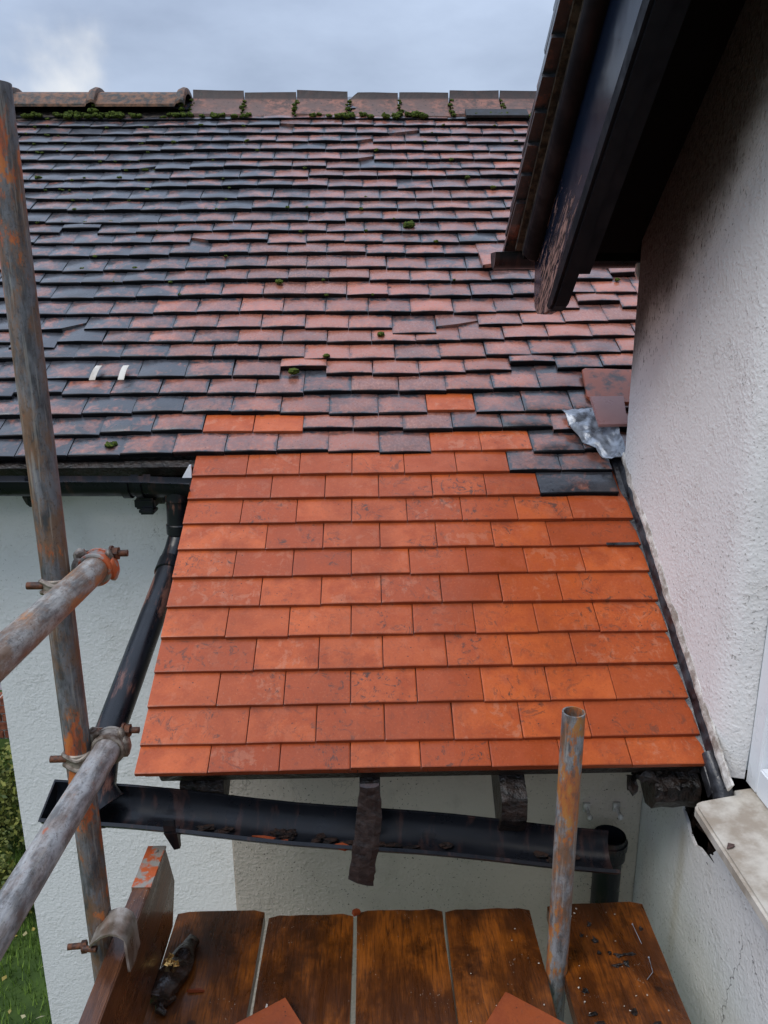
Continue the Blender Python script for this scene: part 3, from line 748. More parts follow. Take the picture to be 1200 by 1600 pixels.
# window and sill
win = MB(); FX = WX+.062
def bar(mb, y0, y1, z0, z1, x0, x1): mb.box(((x0+x1)/2, (y0+y1)/2, (z0+z1)/2), (x1-x0, y1-y0, z1-z0))
bar(win, 1.520, 1.570, -1.10, .28, FX, FX+.07); bar(win, .26, .32, -1.10, .28, FX, FX+.07)
bar(win, .32, 1.519, -1.10, -1.03, FX, FX+.07); bar(win, .32, 1.519, .21, .28, FX, FX+.07)
window = win.build('window', MT['upvc'], house, bevel=.004)
window['label'] = 'white plastic window at the right edge'
sash = MB(); bar(sash, 1.43, 1.518, -1.028, .208, FX+.018, FX+.062); bar(sash, .322, .40, -1.028, .208, FX+.018, FX+.062); bar(sash, .40, 1.44, -1.028, -.95, FX+.018, FX+.062); bar(sash, .40, 1.44, .13, .208, FX+.018, FX+.062)
sash.build('sash', MT['upvc'], window, bevel=.006)
pn = MB(); bar(pn, .40, 1.44, -.95, .13, FX+.036, FX+.044); pn.build('pane', MT['glass'], window)
m = MB(); m.plate([(.735, 1.505), (.740, 1.518), (.752, 1.526), (.800, 1.532), (.832, 1.535), (.838, 1.552), (.91, 1.556), (.91, .22), (.735, .22)], [], lambda a, b, t: V((a, b, -1.118+(a-.735)*.10+t)), -.030)
o = m.build('window_sill', MT['sill'], house, True, .006)

# ------------------------------------------------------------------ gable roof over the wing
CA, SA = math.cos(RAD(40)), math.sin(RAD(40))
def gab(X, s, h): return V((X, -s*CA+h*SA, s*SA+h*CA))
S1 = 1.115    # slope distance at the ridge (Y = 0 at h = 1.33)
def gbox(mb, x0, x1, s0, s1, h0, h1):
    vs = [gab(x, s, h) for x in (x0, x1) for s in (s0, s1) for h in (h0, h1)]
    mb.add(vs, [(0, 1, 3, 2), (4, 6, 7, 5), (0, 4, 5, 1), (2, 3, 7, 6), (0, 2, 6, 4), (1, 5, 7, 3)])
m = MB(); gbox(m, .492, 3.2, -1.865, 1.36, 1.700, 1.738)
# far side of the ridge, mirrored in Y
vs = [gab(x, s, h) for x in (.472, 3.2) for s in (0.0, 1.36) for h in (1.700, 1.738)]
vs = [V((p.x, -p.y, p.z)) for p in vs]; m.add(vs, [(0, 1, 3, 2), (4, 6, 7, 5), (0, 4, 5, 1), (2, 3, 7, 6), (0, 2, 6, 4), (1, 5, 7, 3)])
gable_roof = m.build('gable_roof', MT['soffit'], house); gable_roof['label'] = 'overhanging tiled gable roof with black underside'
def gab_c(s): return s
m = MB()   # barge board
bpts = [(1.2, 1.675), (-1.84, 1.675), (-1.862, 1.64), (-1.892, 1.60), (-1.91, 1.55), (-1.895, 1.515), (-1.83, 1.46), (-1.74, 1.405), (1.2, 1.405)]
m.plate(bpts, [], lambda a, b, t: gab(.52+t, a, b), .028); m.build('barge_board', MT['barge'], gable_roof, bevel=.002)
m = MB()   # half-round top moulding
m.tube([gab(.510, -1.825, 1.674), gab(.510, -1.805, 1.674), gab(.510, 1.2, 1.674)], [.018, .033, .033], 16); m.build('barge_moulding', MT['blackp'], gable_roof, True)
m = MB(); m.plate([(-1.745, 1.400), (-1.70, 1.384), (1.2, 1.384), (1.2, 1.436), (-1.765, 1.436)], [], lambda a, b, t: gab(.512+t, a, b), .046); m.build('barge_moulding', MT['blackp'], gable_roof, False, .008)
m = MB(); gbox(m, .548, .60, -1.62, 1.2, 1.425, 1.50); m.build('barge_lining', MT['blackp'], gable_roof)
m = MB(); gbox(m, .60, WX-.001, -1.79, 1.2, 1.655, 1.69); m.build('soffit', MT['soffit'], gable_roof)
m = MB(); gbox(m, .472, .50, -1.87, 1.2, 1.739, 1.752); gbox(m, .490, .515, -1.86, 1.2, 1.71, 1.7365); m.build('undercloak', MT['ridge_m'], gable_roof)
for k in range(32):
    for c_ in range(4):
        X = .442+.0825+W*c_+(W/2 if k % 2 else 0)
        if k % 2 and c_ == 3: continue
        s = -1.955+k*.1; o = bpy.data.objects.new('roof_tile', old_meshes[random.randrange(8)]); col.objects.link(o); o.parent = gable_roof
        yv = (gab(0, 1, 0)-gab(0, 0, 0)); nv_ = gab(0, 0, 1)-gab(0, 0, 0); y2 = yv*math.cos(DEL)-nv_*math.sin(DEL); z2 = nv_*math.cos(DEL)+yv*math.sin(DEL)
        P = gab(X+random.uniform(-.003, .003), s, 1.782); xv = V((1, 0, 0))
        # keep the frame right-handed: x axis reversed because the slope faces away
        M_ = Matrix(((-1, y2.x, z2.x, P.x), (0, y2.y, z2.y, P.y), (0, y2.z, z2.z, P.z), (0, 0, 0, 1)))
        o.matrix_basis = M_; o.color = (.5+random.uniform(-.2, .3), .35, .5, 1)
    if k % 2:
        o = bpy.data.objects.new('roof_tile', old_meshes[k % 8]); col.objects.link(o); o.parent = gable_roof; M2 = M_.copy(); M2.translation = gab(.442+.0412, s, 1.782)
        o.matrix_basis = M2 @ Matrix.Scale(.5, 4, V((1, 0, 0))); o.color = (.6, .35, .5, 1)
m = MB(); gbox(m, 1.1, 3.15, -1.955, 1.36, 1.738, 1.79); m.build('far_tiles', MT['ridge'], gable_roof)

def gutter(pts, R, tilt, name, mat, parent, th=.003, endcap0=False, endcap1=False, lip=True):
    m = MB(); n = 14
    prof = []
    for k in range(n+1):
        a = math.pi+math.pi*k/n; prof.append((math.cos(a)*R, math.sin(a)*R))
    inn = [(x*(R-th)/R, y*(R-th)/R) for x, y in reversed(prof)]
    if lip: prof = [(prof[0][0]-.006, prof[0][1]-.001)]+prof+[(prof[-1][0]+.003, prof[-1][1])]
    allp = prof+inn
    def ring(i):
        P = V(pts[i]); out = []
        for y, z in allp:
            yy = y*math.cos(tilt)-z*math.sin(tilt); zz = y*math.sin(tilt)+z*math.cos(tilt); out.append(P+V((0, yy, zz)))
        return out
    m.sweep(ring, len(pts))
    for fl, i in ((endcap0, 0), (endcap1, -1)):
        if fl:
            base = [V(pts[i])+V((dx, (y*math.cos(tilt)-z*math.sin(tilt)), (y*math.sin(tilt)+z*math.cos(tilt)))) for dx in (0, .004 if i == 0 else -.004) for y, z in prof]
            k = len(prof); m.add(base, [tuple(range(k)), tuple(range(2*k-1, k-1, -1))]+[(a, (a+1) % k, (a+1) % k+k, a+k) for a in range(k)])
    return m.build(name, MT[mat], parent, True)
# gutter on the far eaves of the wing
g2 = gutter([(.412, 2.61, .128), (.7, 2.61, .130), (3.1, 2.61, .137)], .052, 0, 'gutter', 'blackg', house, endcap0=True)
m = MB(); m.box((1.75, 2.50, .150), (2.3, .02, .11)); m.build('fascia_board', MT['soffit'], house)
m = MB(); m.plate([(-.028, .028), (.035, .028), (.035, -.002), (-.006, -.026), (-.020, -.022), (-.028, -.004)], [], lambda a, b, t: V((.858+a, 2.47+t, .062+b)), .02); m.build('wall_bracket', MT['upvc'], house, bevel=.003)

# ------------------------------------------------------------------ gutters and pipes of the front
# main gutter
mg_ = gutter([(-2.3, 2.405, -.548), (-1.2, 2.405, -.546), (-.72, 2.405, -.552), (-.545, 2.405, -.560)], .055, RAD(-4), 'gutter', 'blackg', house)
mg_['label'] = 'black half-round gutter under the old roof eaves'
m = MB(); m.box((-1.45, 2.56, -.545), (1.8, .022, .07)); m.build('fascia_board', MT['rot'], house)
m = MB(); roofbox(-2.3, -.50, 9.6, 9.9, -.05, -.012, m); m.build('eaves_batten', MT['rot'], main_roof)
for x in (-1.72, -1.08, -.70, -.60):
    rafter(x, .06, 2.47, .075, parent=main_roof, yend=2.6)
for x in (-.745, -.705):
    m = MB()
    m.sweep(lambda i: [V((x+(.012 if q % 2 else -.012), 2.405+math.cos(math.pi+math.pi*i/12)*(.0585+(.003 if q > 1 else 0)), -.5515+math.sin(math.pi+math.pi*i/12)*(.0585+(.003 if q > 1 else 0)))) for q in (0, 1, 3, 2)], 13)
    m.build('gutter_bracket', MT['blackg'], mg_, True)
m = MB(); m.box((-.70, 2.44, -.632), (.065, .09, .035)); m.box((-.690, 2.40, -.652), (.05, .05, .02)); m.build('gutter_bracket', MT['black'], mg_, bevel=.006)
m = MB(); m.box((-1.07, 2.50, -.60), (.03, .12, .10)); m.build('gutter_bracket', MT['black'], mg_, bevel=.004)
# downpipe with swan neck
dp = MB(); a1 = V((-.595, 2.405, -.60)); a2 = V((-.598, 2.405, -.73)); a3 = V((-.605, 2.38, -.775)); a4 = V((-.616, 2.34, -.815)); b1 = V((-.645, 1.665, -1.065)); b2 = V((-.645, 1.63, -1.085))
# straight run between the elbows
dp.tube([a3, a4.lerp(b1, .01), a4.lerp(b1, .5), b1, b2], .037, 24)
pipe = dp.build('downpipe', MT['pipe'], house, True); pipe['label'] = 'black painted downpipe slanting from upper gutter to lower gutter'
m = MB(); m.tube([a1+V((0, 0, .02)), a1+V((0, 0, -.02)), a1+V((0, 0, -.022)), a2+V((0, 0, .03))], [.044, .044, .038, .038], 20); m.build('gutter_outlet', MT['pipe'], pipe, True)
m = MB(); m.tube([a2+V((0, 0, .035)), a2+V((0, 0, .030)), a2, a2+V((0, 0, -.015)), a3+V((-.001, -.005, -.006)), a4+V((0, .02, .010))], [.036, .041, .041, .038, .038, .038], 22); m.build('pipe_elbow', MT['pipe'], pipe, True)
d_ = (b1-a4).normalized(); c0 = a4+d_*.0
m = MB(); m.tube([c0-d_*.012, c0-d_*.010, c0+d_*.045, c0+d_*.047], [.038, .043, .043, .038], 22); m.build('pipe_socket', MT['pipe'], pipe, True)
m = MB(); m.tube([b1-d_*.03, b1+V((0, 0, -.004)), V((-.636, 1.60, -1.112)), V((-.612, 1.585, -1.142))], [.040, .042, .042, .043], 22); m.build('pipe_shoe', MT['pipe'], pipe, True)
# lower gutter
def lg(x): return V((x, 1.582, -1.120-.128*(x+.74)+.004*math.sin(x*9)))
lgut = gutter([lg(-.748+i*1.335/14) for i in range(15)], .053, RAD(17), 'gutter', 'blackg', house, endcap0=True)
lgut['label'] = 'black half-round gutter sagging below the new tiles'
m = MB()
for x in (-.455,):
    c = lg(x)
    m.sweep(lambda i: [c+V((dx, math.cos(math.pi*.93+math.pi*.75*i/10)*rr, math.sin(math.pi*.93+math.pi*.75*i/10)*rr)) for dx, rr in ((-.013, .0540), (.013, .0540), (.013, .060), (-.013, .060))], 11)
    m.add([c+V(p) for p in ((-.014, -.058, -.022), (.016, -.058, -.022), (.014, -.036, -.080), (.0, -.036, -.084), (-.014, -.03, -.022), (.016, -.03, -.022), (.014, -.025, -.080), (0, -.025, -.084))], [(0, 1, 2, 3), (7, 6, 5, 4), (0, 4, 5, 1), (1, 5, 6, 2), (2, 6, 7, 3), (3, 7, 4, 0)])
m.build('gutter_bracket', MT['blackg'], lgut)
m = MB(); c = lg(-.64); m.sweep(lambda i: [c+V((dx, math.cos(RAD(196)+math.pi*i/12)*rr, math.sin(RAD(196)+math.pi*i/12)*rr)) for dx, rr in ((-.03, .0535), (.03, .0535), (.03, .0575), (-.03, .0575))], 13); m.build('gutter_joint', MT['blackg'], lgut)
# silt in the gutter
m = MB()
for i in range(26):
    x = random.uniform(-.4, .5); c = lg(x); m.blob(c+V((0, random.uniform(-.010, .018), -.0425)), (random.uniform(.01, .025), .009, .004), 7, 4, .5, i)
silt = m.build('silt', MT['hole']); tag(silt, 'dark wet silt lying along the bottom of the sagging lower gutter', 'silt', kind='stuff')
# right hand downpipe
m = MB(); m.tube([(.688, 1.90, -1.50), (.688, 1.90, -1.515), (.688, 1.90, -1.57), (.688, 1.90, -1.575), (.690, 1.90, -3.55)], [.046, .048, .048, .040, .040], 24, caps=False)
m.tube([(.688, 1.90, -1.50), (.688, 1.90, -1.56)], [.042, .038], 24, caps=False)
rp_ = m.build('downpipe', MT['blackg'], house, True); rp_['label'] = 'short black vertical downpipe in the corner of the walls'
for x in (.645, .735):
    m = MB(); m.tube([(x, 1.998, -1.475), (x, 1.955, -1.480)], .006, 8); m.box((x, 1.994, -1.475), (.020, .008, .028)); m.blob((x, 1.953, -1.481), .009, 8, 6, .1); m.build('pipe_clip', MT['mortar'], rp_, True)
m = MB(); m.sweep(lambda i: [V((.688+math.cos(math.pi*i/10)*r_, 1.90-math.sin(math.pi*i/10)*r_, z)) for r_, z in ((.0485, -1.535), (.0485, -1.515), (.052, -1.515), (.052, -1.535))], 11); m.build('pipe_clip', MT['blackg'], rp_)

# ------------------------------------------------------------------ things on the roof
def loose_tile(name, mat, X, v, w, L, rz, lift, tilt, label, th=.012, bev=.002, corner=None):
    m = MB(); pts = [(-w/2, 0), (w/2, 0), (w/2, L), (-w/2, L)]
    if corner: pts = corner
    m.plate(pts, [], lambda a, b, t: V((a, b, t+.002*(1-(2*a/w)**2))), th)
    o = m.build(name, MT[mat], None, False, bev)
    M_ = Matrix(((1, VD.x, NN.x, 0), (0, VD.y, NN.y, 0), (0, VD.z, NN.z, 0), (0, 0, 0, 1))); M_.translation = roofP(X, v, lift)
    o.matrix_world = M_ @ Matrix.Rotation(rz, 4, 'Z') @ Matrix.Rotation(tilt, 4, 'X'); tag(o, label, 'roof tile'); return o
loose_tile('loose_roof_tile', 'redtile', .853, 12.12, .185, .185, RAD(-5), .020, -.03, 'old red tile with dark stains lying by the wall above the torn lead', corner=[(-.075, 0), (-.093, .022), (-.093, .175), (-.08, .185), (.093, .19), (.093, 0)])
loose_tile('loose_roof_tile', 'pinktile', .806, 10.45, .110, .14, RAD(1), .066, .02, 'plain plum coloured tile offcut overlapping the torn lead sheet', corner=[(-.052, 0), (.043, 0), (.062, .14), (-.052, .14)])
o = bpy.data.objects.new('loose_roof_tile', old_meshes[10]); col.objects.link(o); o.matrix_world = tile_matrix(.575, 20.85, .016, RAD(2), -.01)
o.color = (.05, .62, .6, 1); tag(o, 'slipped pale red tile poking out beside the end of the high gutter', 'roof tile')
for i, (x, y) in enumerate(((-.955, 13.55), (-.855, 13.55))):
    m = MB(); n = 8
    m.sweep(lambda j: [roofP(x+(dx)*.75+.012*j/7*(1 if i == 0 else .6), y+.72*j/7, .026+.010*math.sin(j/7*2.4)+(.0 if dz == 0 else .0025)) for dx, dz in ((-.014, 0), (.014, 0), (.014, 1), (-.014, 1))], n)
    o = m.build('lead_strip', MT['sill'], None, True)
    tag(o, ('left one' if i == 0 else 'right one')+' of two pale bent strips hooked over tile tails low on the old roof', 'metal strip')
# moss
m = MB(); rnd = random.Random(3)
def moss(P, r, seed): 
    m.blob(P, (r*1.25, r*1.1, r*.7), 8, 6, .35, seed)
    for k in range(4): m.blob(P+V((rnd.uniform(-r, r), rnd.uniform(-r, r), rnd.uniform(-.1, .3)*r)), r*rnd.uniform(.4, .7), 7, 5, .4, seed+k*7)
for i in range(150):
    x = rnd.uniform(-2.1, 1.3)
    k_ = N3((x*3, 1, 0)); 
    if k_ < -.1: continue
    moss(roofP(x, 36.02+rnd.uniform(-.1, .25), .022), rnd.uniform(.008, .019), i)
for x in (-.935, -.65, -.365, -.08, .205, .49, .775, 1.06):
    for j in range(7): moss(APX+V((x+rnd.uniform(-.010, .012), -.03-.13*j/6, .002-.095*j/6+rnd.uniform(-.004, .006))), rnd.uniform(.006, .012), 200+j)
for x in (-1.90, -1.44, -.97):
    for j in range(4): moss(APX+V((x+rnd.uniform(-.03, .01), -.14+rnd.uniform(-.02, .02), -.05+rnd.uniform(-.03, .03))), rnd.uniform(.01, .02), 300+j)
for i in range(75):
    vv = rnd.randint(19, 36); x = rnd.uniform(-1.9, 1.1)
    moss(roofP(x, vv+rnd.uniform(-.05, .1), .012), rnd.uniform(.005, .0115)*(1 if vv > 24 else .8), 400+i)
for i in range(70):
    vv = rnd.randint(25, 36); x = rnd.uniform(-2.0, -1.0)
    moss(roofP(x, vv-.05+rnd.uniform(-.05, .1), .006), rnd.uniform(.004, .008), 700+i)
for x, vv, r in ((-.255, 14.1, .016), (-.345, 19.9, .013), (.06, 16.3, .012), (-.83, 10.35, .014), (.2, 24.4, .02), (-.14, 15.0, .01)):
    moss(roofP(x, vv, .016), r, 900+int(x*10))
mo = m.build('moss', MT['moss'], None, True); tag(mo, 'green moss cushions along the ridge and between the old roof tiles', 'moss', kind='stuff')
# bits of rubble on the lower roof by the wall
# hanging strip
m = MB(); n = 26
def hs_(i):
    t = i/(n-1); z = -1.04-.265*t; x = -.001-.018*t+.004*math.sin(t*5); w = .021+.008*min(1, t*3)+.003*N3((0, t*9, 0)); y = 1.492+.004*math.sin(t*7)
    e = 0
    pts = [(-w, 0), (-w*.3, -.006), (w*.5, -.005), (w, .001), (w, .010), (-w, .010)]
    out = []
    for a, b in pts:
        zz = z
        if t > .9: zz += (.5-a/w*.5)*.022*(t-.9)*10
        out.append(V((x+a+(.003*N3((9, t*22, 0)) if a > 0 else 0), y+b+.0025*N3((a*90, 0, z*60)), zz)))
    return out
m.sweep(hs_, n); o = m.build('hanging_strip', MT['strip']); tag(o, 'torn dark strip of old felt hanging from the eaves in front of the lower gutter', 'felt strip')
# broken tile chips
def chip(P, r, label, seed, mat='new', M_=None, flat=.4, cat='tile fragment', name='tile_fragment'):
    m = MB(); rn = random.Random(seed); k = 7
    ang = sorted(rn.uniform(0, 6.28) for _ in range(k)); pts = [(math.cos(a)*r[0]*rn.uniform(.7, 1), math.sin(a)*r[1]*rn.uniform(.7, 1)) for a in ang]
    m.plate(pts, [], lambda a, b, t: V((a, b, t)), r[2]); o = m.build(name, MT[mat], None, False, .001)
    o.location = P; o.rotation_euler = (rn.uniform(-.2, .2), rn.uniform(-.2, .2), 0); o.color = (.2, .3, .4, 1); tag(o, label, cat); return o
chip(lg(-.25)+V((0, -.034, -.034)), (.034, .012, .009), 'long orange tile fragment in the lower gutter right of its bracket', 4)
chip(lg(-.205)+V((0, -.038, -.028)), (.016, .010, .008), 'small orange tile fragment touching the longer one in the gutter', 5)
chip(lg(-.065)+V((0, -.036, -.032)), (.022, .012, .008), 'orange tile fragment in the gutter just left of the hanging strip', 6)

# ------------------------------------------------------------------ scaffold
DZ = -1.5
ptop = {}
def board(x0, x1, y1, z, label, rx=0, skew=0, w=None):
    m = MB(); nx, ny = 9, 30; y0 = -.9; th = .038
    xs = [x0+(x1-x0)*i/(nx-1) for i in range(nx)]
    def P(i, j, t):
        y = y0+(y1-y0)*j/(ny-1); x = xs[i]
        ex = .0025*N3((x0*9, y*7, i//4)) if i in (0, nx-1) else 0
        ey = .004*N3((x*30, y1, 5)) if j == ny-1 else 0
        if j == ny-1 and i in (0, nx-1): ey -= .008
        xx = x+ex+skew*(y1-y)
        return V((xx, y+ey, z+t+.0022*N3((x*14, y*3, 0))+rx*(x-x0)-( .003 if (i in (0, nx-1) or j == ny-1) and t == 0 else 0)))
    vs = [P(i, j, 0) for j in range(ny) for i in range(nx)]+[P(i, j, -th) for j in range(ny) for i in range(nx)]; K = nx*ny; fs = []
    for j in range(ny-1):
        for i in range(nx-1): a = j*nx+i; fs += [(a, a+1, a+nx+1, a+nx), (a+K, a+nx+K, a+nx+1+K, a+1+K)]
    for i in range(nx-1): a = i; fs.append((a, a+K, a+1+K, a+1)); a = (ny-1)*nx+i; fs.append((a, a+1, a+1+K, a+K))
    for j in range(ny-1): a = j*nx; fs.append((a, a+nx, a+nx+K, a+K)); a += nx-1; fs.append((a, a+K, a+nx+K, a+nx))
    m.add(vs, fs); o = m.build('scaffold_board', MT['board'], None, True, 0, origin=((x0+x1)/2, y1, z)); tag(o, label, 'scaffold board', 'scaffold boards of the walkway'); return o
board(-.488, -.268, 1.648, DZ, 'scaffold board next to the toe board with the crumpled glove on it', skew=-.015)
board(-.258, -.045, 1.632, DZ-.004, 'scaffold board with a pale scuff, second from the toe board', skew=-.012)
board(-.036, .179, 1.635, DZ+.002, 'middle scaffold board with an orange chip at its top left corner')
board(.187, .402, 1.636, DZ-.002, 'scaffold board just left of the striped upright pole', skew=-.012)
board(.448, .690, 1.642, DZ+.004, 'scaffold board beside the white side wall, littered with grit', skew=-.03)
# transoms below the boards
for y, lab in ((1.25, 'scaffold tube lying across under the boards nearest the house'), (.1, 'scaffold tube lying across under the boards below the viewer')):
    m = MB(); m.tube([(-.70, y, DZ-.068), (.80, y, DZ-.068)], .0242, 20); o = m.build('scaffold_tube', MT['tube_c'], None, True); tag(o, lab, 'scaffold tube')
def htube(name, p0, p1, mat, label, cat='scaffold tube'):
    p0, p1 = V(p0), V(p1); L = (p1-p0).length; m = MB(); n = 24; R = .02415; ri = .0205
    m.sweep(lambda i: [V((math.cos(2*math.pi*k/n)*R, math.sin(2*math.pi*k/n)*R, L*i/6)) for k in range(n)], 7, True)
    m.f = m.f[:-2]; m.mi = m.mi[:-2]
    o_ = len(m.v)
    for z in (0, .15 if L > .15 else L, L-.15, L):
        m.v += [V((math.cos(2*math.pi*k/n)*ri, math.sin(2*math.pi*k/n)*ri, z)) for k in range(n)]
    for a, b in ((0, o_), (o_, o_+n), (6*n, o_+3*n), (o_+3*n, o_+2*n)):
        for k in range(n): m.f.append((a+k, a+(k+1) % n, b+(k+1) % n, b+k)); m.mi.append(0)
    for s in (o_+n, o_+2*n): m.f.append(tuple(range(s, s+n))); m.mi.append(0)
    o = m.build(name, MT[mat], None, True); o.matrix_world = Matrix.Translation(p0) @ (p1-p0).to_track_quat('Z', 'Y').to_matrix().to_4x4(); tag(o, label, cat); return o
htube('scaffold_pole', (-.541, 1.30, GZ), (-.545, 1.30, .305), 'tube_a', 'rusty scaffold pole on the left, flecked with orange paint, rising past the roof', 'scaffold pole')
htube('scaffold_pole', (.418, 1.415, GZ), (.428, 1.452, -.842), 'tube_d', 'short open-topped scaffold pole between the two right-hand boards', 'scaffold pole')
htube('scaffold_tube', (-.486, 1.352, -.470), (-.478, -1.0, -.39), 'tube_b', 'upper slanting grey-brown scaffold handrail tube at the left edge')
htube('scaffold_tube', (-.486, 1.318, -.812), (-.478, -1.0, -.70), 'tube_c', 'lower slanting galvanised scaffold rail tube with an orange paint splash')
# orange paint splash on the lower rail
def paint(o, z0, z1): pass
def coupler(z, yl, label):
    c = empty('scaffold_coupler', (-.543, 1.30, z), label, 'scaffold coupler', 'couplers on the left scaffold pole')
    def part(mb, name, mat, smooth=True):
        o = mb.build(name, MT[mat], None, smooth); o.parent = c; o.location = -V(c.location); return o
    m = MB(); P = V((-.5425, 1.30, z)); n = 22    # band round the pole, with a rolled rim
    for dz, rr in ((-.010, .0285), (.010, .0285)):
        m.tube([P+V((math.cos(2*math.pi*k/n)*.0275, math.sin(2*math.pi*k/n)*.0275, dz+.004*math.sin(k))) for k in range(n+1)], .0042, 8, False)
    m.sweep(lambda i: [P+V((math.cos(2*math.pi*i/20)*r_, math.sin(2*math.pi*i/20)*r_, zz)) for r_, zz in ((.0248, -.016), (.0275, -.014), (.0275, .014), (.0248, .016))], 21)
    part(m, 'pole_band', 'coupler')
    m = MB(); Q = V((-.486, yl+.012, z+.017))          # hinged cap round the rail
    for dy, rr in ((-.016, .0285), (.014, .0290)):
        m.tube([Q+V((math.cos(2*math.pi*k/n)*.0272, dy, math.sin(2*math.pi*k/n)*.0272)) for k in range(n+1)], .0045, 8, False)
    m.sweep(lambda i: [Q+V((math.cos(2*math.pi*i/20)*r_, yy, math.sin(2*math.pi*i/20)*r_)) for r_, yy in ((.0248, -.020), (.0290, -.018), (.0290, .016), (.0248, .018))], 21)
    m.blob(Q+V((.026, .006, -.006)), (.010, .018, .022), 12, 9, .06, 3)
    part(m, 'rail_band', 'coupler_o' if z > -.6 else 'coupler')
    m = MB()                                      # forged saddle between the tubes and the two ears
    m.blob((-.516, 1.335, z+.012), (.015, .018, .026), 12, 9, .07, 1); m.blob((-.518, yl+.022, z+.034), (.013, .012, .015), 12, 9, .08, 2)
    m.tube([(-.522, yl+.012, z+.016), (-.516, yl+.014, z+.040), (-.506, yl+.016, z+.044)], [.008, .009, .007], 10)
    part(m, 'saddle', 'coupler'); m = MB(); m.blob((-.466, yl+.020, z+.032), (.008, .012, .016), 12, 9, .08, 4); part(m, 'ear', 'coupler')
    m = MB(); m.tube([(-.512, yl+.030, z+.036), (-.436, yl+.032, z+.036)], .0062, 12)
    part(m, 'bolt', 'rust')
    m = MB(); m.tube([(-.590, 1.285, z+.004), (-.556, 1.285, z+.004)], .0066, 12); part(m, 'bolt', 'rust')
    m = MB(); m.tube([(-.464, yl+.031, z+.036), (-.452, yl+.031, z+.036)], .0125, 6); m.tube([(-.467, yl+.031, z+.036), (-.463, yl+.031, z+.036)], .0145, 14); part(m, 'nut', 'rust', False)
coupler(-.487, 1.330, 'orange and grey clamp joining the upper rail to the left scaffold pole')
coupler(-.829, 1.296, 'pale rusty clamp joining the lower rail to the left scaffold pole')
# toe board
m = MB(); n = 22
def toe(i):
    t = i/(n-1); y = -.9+(1.565+.9)*t; z1 = -1.19-.052*t-.004*N3((y*5, 0, 0)); z0 = DZ+.035*t*0+.03
    y2 = y+(.045 if i == n-1 else 0)
    return [V((-.518, y, z1)), V((-.482, y, z1-.001)), V((-.480, y, z1-.004)), V((-.479, y2, (z0+z1)/2-.02)), V((-.480, y, z0)), V((-.518, y, z0))]
m.sweep(toe, n); tb = m.build('toe_board', MT['toe'], None, False, .0015); tag(tb, 'wet brown toe board standing on edge with an orange metal band at its far end', 'toe board')
m = MB()
zt = lambda y: -1.19-.052*((y+.9)/2.465)
def band(i):
    y = 1.43+.136*i/6; z = zt(y)+.0016
    return [V((-.5205, y, z-.018)), V((-.5205, y, z)), V((-.4785, y, z)), V((-.4780, y, z-.004)), V((-.4798, y, z-.004)), V((-.4805, y, z-.0022)), V((-.518, y, z-.0022)), V((-.518, y, z-.018))]
m.sweep(band, 7); m.tube([(-.4985, 1.545, zt(1.545)), (-.4985, 1.545, zt(1.545)+.005)], .006, 10); b_ = m.build('end_band', MT['coupler_o'], tb)
# toe board clip
m = MB()
prof = [(-.540, -1.196), (-.528, -1.188), (-.516, -1.178), (-.500, -1.172), (-.486, -1.174), (-.473, -1.184), (-.468, -1.204), (-.467, -1.235), (-.466, -1.262)]
prof_i = [(x+.0005, z-.0045) for x, z in prof]; prof_i[-3:] = [(x-.005, z) for x, z in prof[-3:]]
full = prof+prof_i[::-1]
yc = 1.262
def cl(i):
    y = yc-.034+.068*i/8; e = .004*abs(i-4)/4
    return [V((x, y, z+(e if x > -.53 else 0))) for x, z in full]
m.sweep(cl, 9); clip_ = m.build('board_clip', MT['clip'], None, True, origin=(-.51, 1.26, -1.2)); tag(clip_, 'bent steel clip holding the toe board to the left scaffold pole', 'clip')
m = MB(); m.tube([(-.592, 1.255, -1.222), (-.560, 1.258, -1.222)], .006, 10); m.tube([(-.566, 1.256, -1.224), (-.556, 1.258, -1.224)], .012, 6); m.build('bolt', MT['rust'], clip_, True); m = MB()
m.tube([(-.555, 1.236, -1.208), (-.528, 1.234, -1.208)], .006, 10); m.build('bolt', MT['rust'], clip_, True)

# ------------------------------------------------------------------ things on the boards
def deck_tile(cx, cy, rz, label, tilt=0, z=DZ+.004):
    me = new_mesh(.165, 2); o = bpy.data.objects.new('spare_roof_tile', me); col.objects.link(o)
    o.matrix_world = Matrix.Translation((cx, cy, z)) @ Matrix.Rotation(rz, 4, 'Z') @ Matrix.Rotation(tilt, 4, 'X'); o.color = (.0, .2, 1, 1); tag(o, label, 'roof tile'); return o
def corner_tile(corner, ang, label):
    # tile whose corner (-w/2, L) sits at 'corner'; ang = direction of the long edge leaving the corner
    M_ = Matrix.Rotation(ang, 4, 'Z'); c = M_ @ V((-.0825, .265, 0)); return deck_tile(corner[0]-c.x, corner[1]-c.y, ang, label)
corner_tile((.295, 1.373), RAD(-36), 'new orange tile poking into view on the board left of the upright pole')
corner_tile((-.191, 1.372), RAD(-58), 'new orange tile poking into view on the second board from the toe board')
